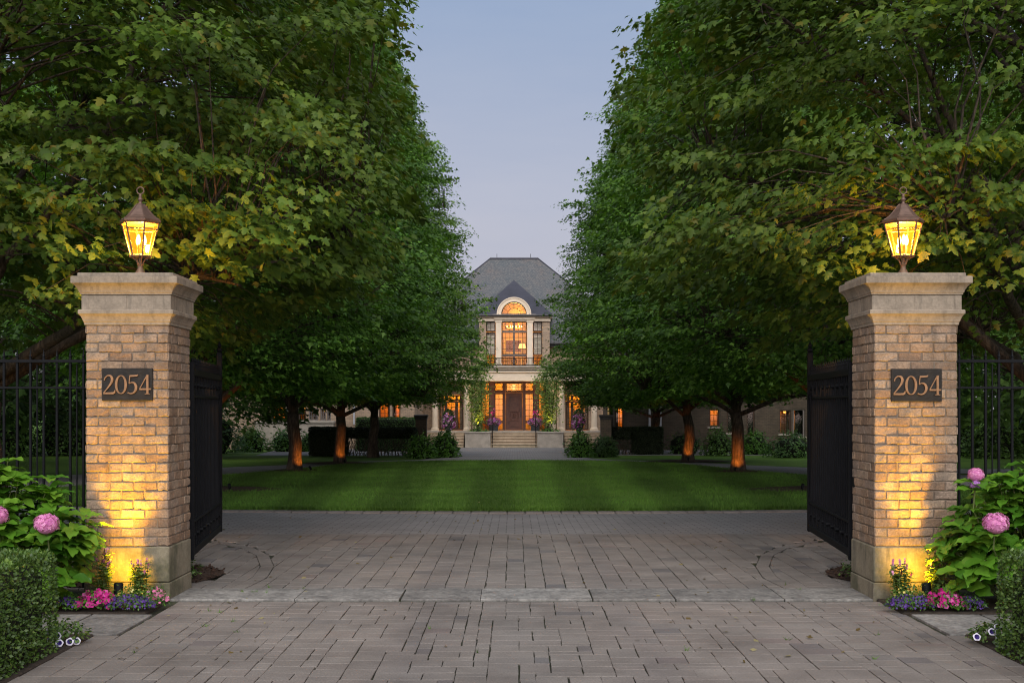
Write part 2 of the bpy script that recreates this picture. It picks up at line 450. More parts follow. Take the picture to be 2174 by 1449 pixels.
M['indigo'] = m_plain('indigo_petal', (0.035, 0.02, 0.14), 0.6, 0.3, 60)
M['white_petal'] = m_plain('white_petal', (0.62, 0.6, 0.68), 0.6, 0.1, 60)
M['potmix'] = m_leaf('mixed_petal', [(0, (0.26, 0.05, 0.26)), (0.4, (0.48, 0.15, 0.42)), (0.7, (0.6, 0.4, 0.56)), (0.86, (0.08, 0.14, 0.04)), (1, (0.06, 0.11, 0.03))], 0.2, 0.6, 0.2)
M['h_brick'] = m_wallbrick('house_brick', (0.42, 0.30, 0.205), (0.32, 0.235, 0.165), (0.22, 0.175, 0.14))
M['h_brick_shaded'] = m_wallbrick('shaded_wing_brick', (0.099, 0.074, 0.053), (0.071, 0.056, 0.041), (0.050, 0.041, 0.032))  # brick darkened, the trees' shade on the wing put into its colour
M['h_stone'] = m_plain('cream_stone', (0.64, 0.53, 0.41), 0.85, 0.1, 2.0, 0.2, 20)
M['h_stone_grey'] = m_plain('grey_stone', (0.30, 0.265, 0.225), 0.9, 0.22, 3.0, 0.3, 20)
M['step_stone'] = m_plain('step_stone', (0.36, 0.28, 0.20), 0.9, 0.25, 4.0, 0.3, 20)
M['slate'] = m_slate('slate_roof')
M['lead'] = m_plain('lead_roof', (0.034, 0.034, 0.047), 0.5, 0.25, 1.5, 0.2, 8, 0.2, 0.5)
M['gutter'] = m_plain('dark_gutter', (0.035, 0.033, 0.035), 0.5, 0.3, 6)
M['downpipe'] = m_plain('pale_downpipe', (0.42, 0.42, 0.45), 0.6, 0.1, 6)
M['frame'] = m_plain('brown_window_frame', (0.055, 0.03, 0.018), 0.5, 0.25, 8)
M['frame_grey'] = m_plain('grey_window_frame', (0.17, 0.15, 0.14), 0.5, 0.2, 8)
M['door'] = m_plain('walnut_door', (0.095, 0.038, 0.026), 0.42, 0.3, 5, 0.2, 30, 0, 0.5)
M['win_glass'] = m_glass('window_glass', (1, 1, 1), 0.05)
M['room'] = m_plain('ochre_room', (0.70, 0.42, 0.13), 0.9, 0.18, 0.9)
M['room_floor'] = m_plain('oak_floor', (0.25, 0.12, 0.05), 0.5, 0.2, 3)
M['curtain'] = m_plain('pale_curtain', (0.50, 0.44, 0.35), 0.9, 0.08, 3)
M['gold'] = m_plain('gilt_frame', (0.75, 0.5, 0.14), 0.5, 0.2, 12)
M['canvas'] = m_plain('dark_canvas', (0.16, 0.05, 0.02), 0.7, 0.5, 3, col2=(0.30, 0.11, 0.03))
M['shade'] = m_emit('lit_lampshade', (1.0, 0.62, 0.16), 1.6)
M['chand'] = m_emit('lit_candle', (1.0, 0.65, 0.2), 8)
def m_drive():
    m, nt, out = new_mat('small_grey_paving')
    co = coords(nt)
    br = nt.nodes.new('ShaderNodeTexBrick'); nt.links.new(co, br.inputs['Vector'])
    br.inputs['Scale'].default_value = 1.0; br.inputs['Brick Width'].default_value = 0.24; br.inputs['Row Height'].default_value = 0.13; br.inputs['Mortar Size'].default_value = 0.007
    br.inputs['Color1'].default_value = (0.180, 0.172, 0.170, 1); br.inputs['Color2'].default_value = (0.21, 0.198, 0.194, 1); br.inputs['Mortar'].default_value = (0.06, 0.055, 0.05, 1)
    n1 = noise(nt, 0.8, 6, 0.65, co); k = ramp(nt, [(0.3, (0.80,) * 3), (0.7, (1.14,) * 3)], n1.outputs[0]).outputs[0]
    n2 = noise(nt, 70, 4, 0.7, co); k2 = ramp(nt, [(0.3, (0.8,) * 3), (0.7, (1.12,) * 3)], n2.outputs[0]).outputs[0]
    pbr(nt, out, mixc(nt, mixc(nt, br.outputs[0], k, 1.0, 'MULTIPLY'), k2, 1.0, 'MULTIPLY'), 0.9, bump(nt, n2.outputs[0], 0.5, 0.01))
    return m
M['drive'] = m_drive()
M['pot'] = m_plain('dark_planter', (0.04, 0.04, 0.045), 0.7, 0.3, 10)
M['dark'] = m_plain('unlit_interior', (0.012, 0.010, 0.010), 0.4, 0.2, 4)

# fix-up of the stripe node (MULTIPLY_ADD needs its addend)
for n in M['lawn'].node_tree.nodes:
    if n.type == 'MATH' and n.operation == 'MULTIPLY_ADD':
        n.inputs[1].default_value = 0.5; n.inputs[2].default_value = 0.5

# ------------------------------------------------------------------ leaf machinery (numpy)
def rng(seed): return np.random.default_rng(seed)

def leaf_maple():
    o = [(0, .03), (.40, .02), (.28, .23), (.58, .5), (.23, .5), (.24, .74), (0, 1.05)]
    o = o + [(-x, y) for x, y in o[-2:0:-1]]
    V = [(0, .32, 0)] + [(x, y, -.28 * abs(x) - .16 * y * y) for x, y in o]
    n = len(o)
    T = [(0, 1 + i, 1 + (i + 1) % n) for i in range(n)]
    V = np.array(V); V[:, 1] -= .1
    return V, np.array(T)

def leaf_mid():
    o = [(0, 0), (.5, .2), (.2, .48), (0, 1), (-.2, .48), (-.5, .2)]
    V = np.array([(x, y, -.3 * abs(x) - .12 * y * y) for x, y in o])
    return V, np.array([(0, 1, 2), (0, 2, 3), (0, 3, 4), (0, 4, 5)])

def leaf_simple():
    V = np.array([(0, 0, 0), (.32, .45, -.08), (0, 1, -.12), (-.32, .45, -.08)])
    return V, np.array([(0, 1, 2), (0, 2, 3)])

def leaf_ovate():
    """broad pointed leaf, two rows across, folded along the rib and drooping at the tip"""
    ys = [0, .12, .3, .5, .7, .87, 1.0]; ws = [.03, .20, .31, .33, .24, .10, .0]
    V = []
    for y, w in zip(ys, ws):
        d = -.30 * y * y + .12 * y
        V += [(-w, y, d + .10 * w * 2.4 - .05 * math.sin(y * 20)), (0, y, d), (w, y, d + .10 * w * 2.4 + .05 * math.sin(y * 20 + 1) * (w > .02))]
    T = []
    for i in range(len(ys) - 1):
        for j in (0, 1):
            a = i * 3 + j
            T += [(a, a + 1, a + 4), (a, a + 4, a + 3)]
    return np.array(V), np.array(T)

MAPLE, MID, SIMPLE, OVATE = leaf_maple(), leaf_mid(), leaf_simple(), leaf_ovate()

def norm(a): return a / np.maximum(np.linalg.norm(a, axis=1, keepdims=True), 1e-9)

def scatter(tmpl, P, tip, nor, size):
    """copies of a leaf at P, tip direction, normal, size -> verts, tris"""
    V, T = tmpl
    y = norm(tip); x = norm(np.cross(y, nor)); z = np.cross(x, y)
    S = np.asarray(size).reshape(-1, 1, 1)
    W = (V[None, :, 0, None] * x[:, None, :] + V[None, :, 1, None] * y[:, None, :] + V[None, :, 2, None] * z[:, None, :]) * S + P[:, None, :]
    n, k = len(P), len(V)
    I = T[None] + (np.arange(n) * k)[:, None, None]
    return W.reshape(-1, 3), I.reshape(-1, 3)

def join(parts):
    Vs, Ts, o = [], [], 0
    for V, T in parts:
        Vs.append(V); Ts.append(T + o); o += len(V)
    return np.concatenate(Vs), np.concatenate(Ts)

# ------------------------------------------------------------------ SETTING: ground, lawn, drive
def row_sheet(ys, xl, xr, dz, nx=1):
    V = []; T = []
    for i, y in enumerate(ys):
        for j in range(nx + 1):
            t = j / nx
            V.append((xl(y) * (1 - t) + xr(y) * t, y, gz(y) + dz))
    for i in range(len(ys) - 1):
        for j in range(nx):
            a = i * (nx + 1) + j; b = a + nx + 1
            T.append((a, a + 1, b + 1, b))
    return V, T

def sheet(name, ys, xl, xr, dz, mat, nx=1):
    V, T = row_sheet(ys, xl, xr, dz, nx)
    o = MB().add(V, T).build(name, mat)
    o['kind'] = 'structure'
    return o

lw_y = [21.0, 21.10, 21.42, 22.3, 23.6, 26, 28, 31, 33, 35, 39.5, 43, 45.9, 48, 49.2, 49.55]
lw_x = [0.0, 2.5, 5.0, 8.0, 9.7, 10.6, 10.6, 9.9, 9.1, 8.35, 7.15, 6.5, 5.8, 4.4, 2.3, 0.0]
def lawn_w(y): return float(np.interp(y, lw_y, lw_x))
dr_y = [16.3, 16.7, 17.3, 18.5, 20.5, 24, 28, 33, 36, 40, 42, 44.5, 46.3, 48, 51, 54, 57.9, 58, 76]
dr_x = [3.4, 4.8, 6.4, 9.2, 12.2, 14.4, 14.8, 14.0, 13, 11.2, 10, 8.3, 7.6, 7.0, 4.0, 3.0, 3.0, 12, 14]
def drive_w(y): return float(np.interp(y, dr_y, dr_x))

sheet('ground', [-40, 0, 15, 30, 45, 60, 76, 120, 300, 900], lambda y: -600, lambda y: 600, -0.03, M['turf'], 8)
ysd = sorted(set(dr_y) | set(np.linspace(16.3, 76, 80).tolist()))
sheet('driveway', ysd, lambda y: -drive_w(y), lambda y: drive_w(y), -0.015, M['drive'])
sheet('side_drive', [37.2, 38.5, 39.8, 40.6], lambda y: drive_w(y) - 0.2, lambda y: 40, -0.0105, M['drive'])
ysl = sorted(set(lw_y) | set(np.linspace(21, 49.55, 90).tolist()) | set((21 + (np.linspace(0, 1, 20) ** 2) * 1.2).tolist()))
sheet('lawn', ysl, lambda y: -lawn_w(y), lambda y: lawn_w(y), 0.02, M['lawn'])
sheet('stone_edging', [61.6, 62.1], lambda y: -24, lambda y: -7.2, 0.01, M['threshold'])

# border course of pavers round the front of the lawn and of the drive
mb = MB()
for k in range(-34, 35):
    x = k * 0.30 + 0.02
    yv = float(np.interp(abs(x), lw_x[:6], lw_y[:6])) if abs(x) < 10.5 else None
    if yv is None: continue
    mb.box(x - .143, x + .143, yv - .34, yv - .02, gz(yv) - .03, gz(yv) + .012, .008)
o = mb.build('lawn_border', M['paver']); o['kind'] = 'structure'

# grass blades (uncountable)
g = rng(3)
n = 230000
yb = 21.0 + 28.4 * g.random(n) ** 1.5
xb = (g.random(n) * 2 - 1) * 10.5
w = np.interp(yb, lw_y, lw_x)
keep = np.abs(xb) < w + 0.03
xb, yb = xb[keep], yb[keep]
ne = 16000
xe = (g.random(ne) * 2 - 1) * 9.7; ye = np.interp(np.abs(xe), lw_x[:6], lw_y[:6]) + g.normal(.02, .05, ne)
xb = np.concatenate([xb, xe]); yb = np.concatenate([yb, ye])
zb = -0.012 * (np.clip(yb, 15, 76) - 15) + 0.015
P = np.stack([xb, yb, zb], 1)
tip = np.stack([g.normal(0, .55, len(P)), g.normal(0, .55, len(P)), np.ones(len(P))], 1)
nor = np.stack([g.normal(0, 1, len(P)), -np.abs(g.normal(0, 1, len(P))), g.normal(0, .3, len(P))], 1)
bl = (np.array([(-.09, 0, 0), (.09, 0, 0), (0, 1, -.05)]), np.array([(0, 1, 2)]))
V, T = scatter(bl, P, tip, nor, np.concatenate([g.uniform(.035, .075, len(P) - ne), g.uniform(.05, .10, ne)]))
o = np_mesh('grass', V, T, M['blade']); tag(o, 'short mown grass blades over the oval lawn', 'grass', kind='stuff')

# ------------------------------------------------------------------ paving of the entrance
XL, XR = -2.9, 3.16
BED = [(-3.78, 12.45, 0.86), (3.98, 12.45, 0.86)]           # mulch beds behind the pillars
ARC = [(11.58, 2.56), (12.3, 2.5), (13.2, 2.6), (14.2, 2.85), (15.0, 3.2), (15.8, 3.75), (16.3, 4.4)]
def arc_x(y): return float(np.interp(y, [a for a, b in ARC], [b for a, b in ARC]))

def add_paver(mb, x0, x1, y0, y1, r, gap=0.0029, z=0.0, lim=None):
    j = lambda s=.0032: r.uniform(-s, s)
    a, b = x0 + gap + j(), x1 - gap + j(); c, d = y0 + gap + j(), y1 - gap + j()
    if b - a < .012 or d - c < .008: return
    ch = .0028; t = [z + j(.0014) for _ in range(4)]
    co_ = [(a + j(.0035), c + j(.003)), (b + j(.0035), c + j(.003)), (b + j(.003), d + j(.0035)), (a + j(.003), d)]
    if lim: 
        co_ = [lim(*p) for p in co_]
        if co_[1][0] - co_[0][0] < .012 or co_[2][0] - co_[3][0] < .012: return
    inn = [(co_[0][0] + ch, co_[0][1] + ch), (co_[1][0] - ch, co_[1][1] + ch), (co_[2][0] - ch, co_[2][1] - ch), (co_[3][0] + ch, co_[3][1] - ch)]
    vs = [(*p, z - .03) for p in co_] + [(*p, q - ch) for p, q in zip(co_, t)] + [(*p, q) for p, q in zip(inn, t)]
    vs = [(x, y, zz + gz(y)) for x, y, zz in vs]
    fs = [(0, 1, 5, 4), (1, 2, 6, 5), (2, 3, 7, 6), (3, 0, 4, 7), (4, 5, 9, 8), (5, 6, 10, 9), (6, 7, 11, 10), (7, 4, 8, 11), (8, 9, 10, 11)]
    mb.add(vs, fs)

rp = random.Random(11)
mb = MB()
# in front of the threshold: random ashlar
U = 0.100; nx = int((XR - XL) / U); ny = int((10.88 - 3.0) / U)
U2 = (XR - XL) / nx
grid = np.zeros((nx, ny), bool)
SZ = [(3, 2), (2, 2), (2, 2), (3, 2), (2, 2), (3, 2), (3, 1), (2, 2), (2, 2), (2, 3), (2, 1)]
for j in range(ny):
    for i in range(nx):
        if grid[i, j]: continue
        for w_, d_ in rp.sample(SZ, len(SZ)) + [(2, 1), (1, 2), (1, 1)]:
            if i + w_ <= nx and j + d_ <= ny and not grid[i:i + w_, j:j + d_].any():
                grid[i:i + w_, j:j + d_] = True
                add_paver(mb, XL + i * U2, XL + (i + w_) * U2, 3.0 + j * U, 3.0 + (j + d_) * U, rp)
                break
for s, xa, xb_ in ((-1, -3.09, XL), (1, XR, 3.30)):
    y = 3.0
    while y < 9.2:
        l = rp.choice((.2, .3, .3)); add_paver(mb, xa, xb_, y, min(y + l, 9.2), rp); y += l
# behind: columns of long pavers in stretcher bond
W = 0.188; L = 0.285
k = 0; x = -4.6
while x < 4.8:
    y = 11.6 - (0.5 * L if k % 2 else 0) - rp.uniform(0, .03)
    while y < 16.75:
        y0, y1 = max(y, 11.58), min(y + L, 16.8)
        xm, ym = x + W / 2, (y0 + y1) / 2
        ok = y1 > y0 + .012 and not (abs(xm) > 3.02 and ym < 11.62)
        inside = abs(xm) < arc_x(ym)
        for bx, by, br in BED:
            if (xm - bx) ** 2 + (ym - by) ** 2 < (br - .06) ** 2: ok = False
        def lim(px_, py_, inside=inside, sg=(1 if xm > 0 else -1)):
            e = arc_x(py_); q = abs(px_) if px_ * sg > 0 else -abs(px_)
            q = min(q, e - .068) if inside else max(q, e + .082)
            return (sg * q, py_)
        near = abs(abs(xm) - arc_x(ym)) < .4
        if abs(xm) > drive_w(ym) + .6 and ym > 15.5: ok = False
        if not inside and abs(xm) > 4.3 and ym < 13.2: ok = False
        if ok and not near: add_paver(mb, x, x + W, y0, y1, rp, .0034, 0, None)
        elif ok:
            for inside in (True, False):
                add_paver(mb, x, x + W, y0, y1, rp, .0030, 0, lambda a_, b_, q_=inside: lim(a_, b_, q_))
        y += L
    x += W; k += 1
# curved soldier border
for s in (-1, 1):
    y = 11.6
    while y < 16.2:
        xa, xb_ = arc_x(y), arc_x(y + .2)
        if xb_ - xa > .25: break
        vs = [(s * (xa - .06), y), (s * (xa + .075), y), (s * (xb_ + .075), y + .19), (s * (xb_ - .06), y + .19)]
        if s < 0: vs = vs[::-1]
        mb.add([(a, b, gz(b) - .02) for a, b in vs] + [(a, b, gz(b) + .002) for a, b in vs], [(0, 1, 5, 4), (1, 2, 6, 5), (2, 3, 7, 6), (3, 0, 4, 7), (4, 5, 6, 7)])
        y += .2
o = mb.build('paving', M['paver']); o['kind'] = 'structure'
sheet('paving_bed', [-2, 3, 8, 12, 15, 16.9], lambda y: -3.08 if y < 11 else -4.9, lambda y: 3.29 if y < 11 else 5.0, -0.0135, M['joint'])

mb = MB(); x = -3.02; rt = random.Random(5)
for wd in (1.1, .92, .7, .98, .72, .95, .80):
    add_paver(mb, x, min(x + wd, 3.15), 10.9, 11.57, rt, .006, .006); x += wd
o = mb.build('threshold', M['threshold']); o['kind'] = 'structure'
# flagstone slabs beside the drive
mb = MB()
for xs in (((-4.9, -4.1), (-4.09, -3.42), (-3.41, -2.93)), ((3.2, 3.75), (3.76, 4.4), (4.41, 5.2))):
    for a, b in xs: add_paver(mb, a, b, 9.22, 10.12, rt, .004, .004)
o = mb.build('flagstones', M['threshold']); o['kind'] = 'structure'
# planting soil
mb = MB()
for x0, x1, y0, y1, z in ((-6.5, -2.99, 10.13, 10.88, .015), (3.14, 6.5, 10.13, 10.88, .015), (-6.5, -3.09, 3, 9.2, .012), (3.30, 6.5, 3, 9.2, .012)):
    mb.box(x0, x1, y0, y1, -.05, z, .01)
o = mb.build('planting_beds', M['soil']); o['kind'] = 'structure'
mb = MB(); rm = random.Random(2)
for bx, by, br in BED:
    vs = [(bx, by, .05)]; n = 40
    for k in range(n):
        t = 2 * PI * k / n; vs.append((bx + br * .6 * math.cos(t), by + br * .6 * math.sin(t), .04 + rm.uniform(-.008, .008)))
    for k in range(n):
        t = 2 * PI * k / n; vs.append((bx + br * math.cos(t), by + br * math.sin(t), .008))
    fs = [(0, 1 + k, 1 + (k + 1) % n) for k in range(n)] + [(1 + k, 1 + n + k, 1 + n + (k + 1) % n, 1 + (k + 1) % n) for k in range(n)]
    mb.add(vs, fs)
    gm = rng(int(abs(bx) * 100)); n = 1500; a = gm.random(n) * 2 * PI; q = np.sqrt(gm.random(n)) * br * 1.03
    Pm = np.stack([bx + q * np.cos(a), by + q * np.sin(a), .045 * (1 - (q / br) ** 2) + .008 + gm.random(n) * .014], 1)
    nm = gm.normal(0, .5, (n, 3)); nm[:, 2] += 1
    Vm, Tm = scatter(SIMPLE, Pm, gm.normal(0, 1, (n, 3)) * np.array([1, 1, .3]), nm, gm.uniform(.02, .06, n))
    mb.add([tuple(v) for v in Vm], [tuple(int(i) for i in t) for t in Tm])
o = mb.build('mulch_bed', M['mulch']); o['kind'] = 'structure'

# ------------------------------------------------------------------ gate pillars
def digit_mesh(mb, ch, x, y, z, h):
    """serif numerals cut from bronze, standing proud of the plate; x,z lower left"""
    d = .012; lay = [0]
    def ribbon(pts):
        lay[0] += .0006; yy = y - d - lay[0]
        n = len(pts); Ls = []; Rs = []
        for i, (px, pz, w_) in enumerate(pts):
            a = pts[max(i - 1, 0)]; b = pts[min(i + 1, n - 1)]
            tx, tz = b[0] - a[0], b[1] - a[1]; l = math.hypot(tx, tz); nx_, nz_ = -tz / l, tx / l
            Ls.append((x + (px + nx_ * w_ / 2) * h, z + (pz + nz_ * w_ / 2) * h)); Rs.append((x + (px - nx_ * w_ / 2) * h, z + (pz - nz_ * w_ / 2) * h))
        vs = []
        for l_, r_ in zip(Ls, Rs): vs += [(l_[0], yy, l_[1]), (r_[0], yy, r_[1]), (l_[0], y, l_[1]), (r_[0], y, r_[1])]
        fs = []
        for i in range(n - 1):
            a, b = i * 4, i * 4 + 4
            fs += [(a, a + 1, b + 1, b), (a, b, b + 2, a + 2), (a + 1, a + 3, b + 3, b + 1)]
        fs += [(0, 2, 3, 1), ((n - 1) * 4, (n - 1) * 4 + 1, (n - 1) * 4 + 3, (n - 1) * 4 + 2)]
        mb.add(vs, fs)
    def smooth(pts, k=5):
        out = []
        for i in range(len(pts) - 1):
            p0 = pts[max(i - 1, 0)]; p1 = pts[i]; p2 = pts[i + 1]; p3 = pts[min(i + 2, len(pts) - 1)]
            for s in range(k):
                t = s / k
                out.append(tuple(.5 * ((2 * b) + (-a + c) * t + (2 * a - 5 * b + 4 * c - e) * t * t + (-a + 3 * b - 3 * c + e) * t ** 3) for a, b, c, e in zip(p0, p1, p2, p3)))
        return out + [pts[-1]]
    if ch == '2':
        ribbon(smooth([(.07, .70, .05), (.10, .83, .05), (.24, .95, .06), (.40, .92, .10), (.47, .76, .125), (.41, .57, .105), (.27, .36, .07), (.04, .07, .05)]))
        ribbon([(.02, .045, .09), (.30, .045, .095), (.52, .05, .10), (.58, .09, .09), (.62, .21, .03)])
    if ch == '0':
        n = 32; pts = []
        for k in range(n + 1):
            t = 2 * PI * k / n
            pts.append((.30 + .245 * math.cos(t), .49 + .46 * math.sin(t), .04 + .085 * abs(math.cos(t)) ** 1.5))
        ribbon(pts)
    if ch == '5':
        ribbon([(.13, .93, .085), (.34, .935, .09), (.50, .95, .08), (.55, 1.0, .03)])
        ribbon([(.145, .95, .045), (.12, .76, .045), (.10, .54, .045)])
        ribbon(smooth([(.10, .54, .035), (.22, .60, .05), (.36, .57, .09), (.45, .42, .125), (.44, .24, .12), (.34, .09, .08), (.20, .03, .055), (.07, .06, .05), (.03, .09, .07)]))
    if ch == '4':
        ribbon([(.40, .97, .05), (.21, .62, .045), (.02, .27, .045)])
        ribbon([(.01, .255, .085), (.3, .255, .085), (.60, .26, .075)])
        ribbon([(.42, .99, .11), (.42, .5, .115), (.42, .0, .115)])
        ribbon([(.29, .012, .03), (.55, .012, .03)])

def make_pillar(x0, x1, px0, px1, py0, py1, label, seed):
    r = random.Random(seed)
    y0, y1 = 10.9, 10.9 + (x1 - x0)
    t = thing('gate_pillar', ((x0 + x1) / 2, (y0 + y1) / 2, 0), label, 'gate pillar', 'brick gate pillars')
    # plinth of two stone courses
    mb = MB()
    mb.box(x0 - .012, x1 + .012, y0 - .012, y1 + .012, -.05, .150, .008)
    mb.box(x0 - .006, x1 + .006, y0 - .006, y1 + .006, .153, .462, .010)
    mb.build('plinth', M['base_stone'], t)
    # bricks
    zb, zt, ch = .466, 2.392, .0803
    MB().box(x0 + .010, x1 - .010, y0 + .010, y1 - .010, zb - .002, zt).build('mortar_core', M['mortar'], t)
    mb = MB(); n = round((zt - zb) / ch); ch = (zt - zb) / n; bl = .2075; w_ = x1 - x0
    def brick(face, u0, u1, z0, z1):
        d = r.uniform(-.006, .004); j = .0035
        hh = [r.uniform(-j, j) for _ in range(8)]
        zz0, zz1 = z0 + .0045, z1 - .0045; uu0, uu1 = u0 + .0035, u1 - .0035
        if uu1 - uu0 < .02: return
        e = .006; nu = 4
        us = [uu0, uu0 + e] + [uu0 + e + (uu1 - uu0 - 2 * e) * q / nu for q in range(1, nu)] + [uu1 - e, uu1]
        zs = [zz0, zz0 + e, (zz0 + zz1) / 2, zz1 - e, zz1]
        vs = []
        for iu, u in enumerate(us):
            wob = r.uniform(-.0045, .0030); wob2 = r.uniform(-.0030, .0045)
            for iz, z in enumerate(zs):
                edge = iu in (0, len(us) - 1) or iz in (0, len(zs) - 1)
                dd = d + (-.0085 if edge else r.uniform(-.0022, .0022))
                zz = z + (wob if iz < 2 else wob2 if iz > 2 else 0); uu = u + r.uniform(-.0015, .0015)
                vs.append({'f': (uu, y0 - dd, zz), 'b': (uu, y1 + dd, zz), 'l': (x0 - dd, uu, zz), 'r': (x1 + dd, uu, zz)}[face])
        m_ = len(zs); fs = []
        for iu in range(len(us) - 1):
            for iz in range(m_ - 1):
                q = (iu * m_ + iz, (iu + 1) * m_ + iz, (iu + 1) * m_ + iz + 1, iu * m_ + iz + 1)
                fs.append(q if face in ('f', 'r') else q[::-1])
        mb.add(vs, fs)
    for c in range(n):
        z0 = zb + c * ch
        for face, a, b in (('f', x0, x1), ('b', x0, x1), ('l', y0, y1), ('r', y0, y1)):
            u = a; first = .105 if (c + (face in 'lr')) % 2 else bl
            k = 0
            while u < b - .03:
                nxt = u + (first if k == 0 else bl)
                if b - nxt < .06: nxt = b
                nxt = min(nxt, b)
                nn = nxt + (r.uniform(-.006, .006) if nxt < b else 0)
                brick(face, u, nn, z0 + r.uniform(-.002, .002), z0 + ch)
                u = nn; k += 1
    mb.build('brick_shaft', M['brick'], t)
    # stone cap: lower moulding, panelled frieze, cornice, top slab
    mb = MB()
    mb.rings(x0, x1, y0, y1, [(-.02, 2.388), (.008, 2.390), (.010, 2.412), (.016, 2.420), (.020, 2.436), (.031, 2.462), (.045, 2.480), (.050, 2.484), (.050, 2.512), (.044, 2.520), (-.02, 2.522)])
    mb.build('lower_moulding', M['stone'], t)
    mb = MB()
    mb.rings(x0, x1, y0, y1, [(-.02, 2.518), (.022, 2.5205), (.022, 2.648), (-.02, 2.650)])
    e = .022
    for yy, s in ((y0 - e, -1), (y1 + e, 1)):
        for a, b in ((x0 - e - .003, x0 + .03), (x1 - .03, x1 + e + .003), ((x0 + x1) / 2 - .016, (x0 + x1) / 2 + .004)):
            mb.box(a, b, yy - (.005 if s < 0 else 0), yy + (.005 if s > 0 else 0), 2.5225, 2.646)
    for xx, s in ((x0 - e, -1), (x1 + e, 1)):
        for a, b in ((y0 - e + .002, y0 + .03), (y1 - .03, y1 + e - .002), ((y0 + y1) / 2 - .01, (y0 + y1) / 2 + .01)):
            mb.box(xx - (.005 if s < 0 else 0), xx + (.005 if s > 0 else 0), a, b, 2.523, 2.6455)
    mb.build('frieze', M['stone'], t)
    mb = MB()
    mb.rings(x0, x1, y0, y1, [(-.02, 2.646), (.034, 2.651), (.036, 2.664), (.042, 2.670), (.047, 2.688), (.063, 2.716), (.083, 2.738), (.090, 2.742), (.097, 2.746), (.097, 2.800), (.091, 2.806), (-.02, 2.816)])
    mb.box(x0 - .055, x1 + .055, y0 - .055, y1 + .055, 2.806, 2.838, .006)
    mb.build('cornice', M['stone'], t)
    # number plaque with cast digits
    s = F / 10.9
    a, b = (px0 - PX) / s, (px1 - PX) / s; zt_, zb_ = CZ - (py0 - PY) / s, CZ - (py1 - PY) / s
    mb = MB(); mb.box(a, b, y0 - .016, y0 - .002, zb_, zt_, .003)
    pl = mb.build('number_plaque', M['bronze_dark'], t)
    hgt = (zt_ - zb_) * .60; step = (b - a) * .238; zz = zb_ + (zt_ - zb_) * .20
    for k, chx in enumerate('2054'):
        mb = MB(); digit_mesh(mb, chx, a + (b - a) * .030 + k * step, y0 - .0155, zz, hgt)
        mb.build('digit', M['bronze'], pl)
    return t

make_pillar(-3.735, -3.012, 217.5, 325, 781, 850, 'brick gate pillar beside the gate on the left side, plaque 2054, moss staining its stone base', 21)
make_pillar(3.128, 3.852, 1891, 1998.5, 782.5, 852, 'brick gate pillar at the right end of the threshold, plaque 2054, clean amber glow up its front', 22)

# hinge boxes on the inner faces of the pillars
# ------------------------------------------------------------------ lanterns
def lamp(name, kind, loc, energy, col, parent=None, **kw):
    l = bpy.data.lights.new(name, kind); l.energy = energy; l.color = col
    for k, v in kw.items(): setattr(l, k, v)
    o = bpy.data.objects.new(name, l); COL.objects.link(o)
    if parent is not None:
        o.parent = parent; o.location = Vector(loc) - ORG[parent.name]
    else: o.location = loc
    return o

def aim(o, target, frm):
    d = Vector(target) - Vector(frm)
    o.rotation_euler = d.to_track_quat('-Z', 'Y').to_euler()

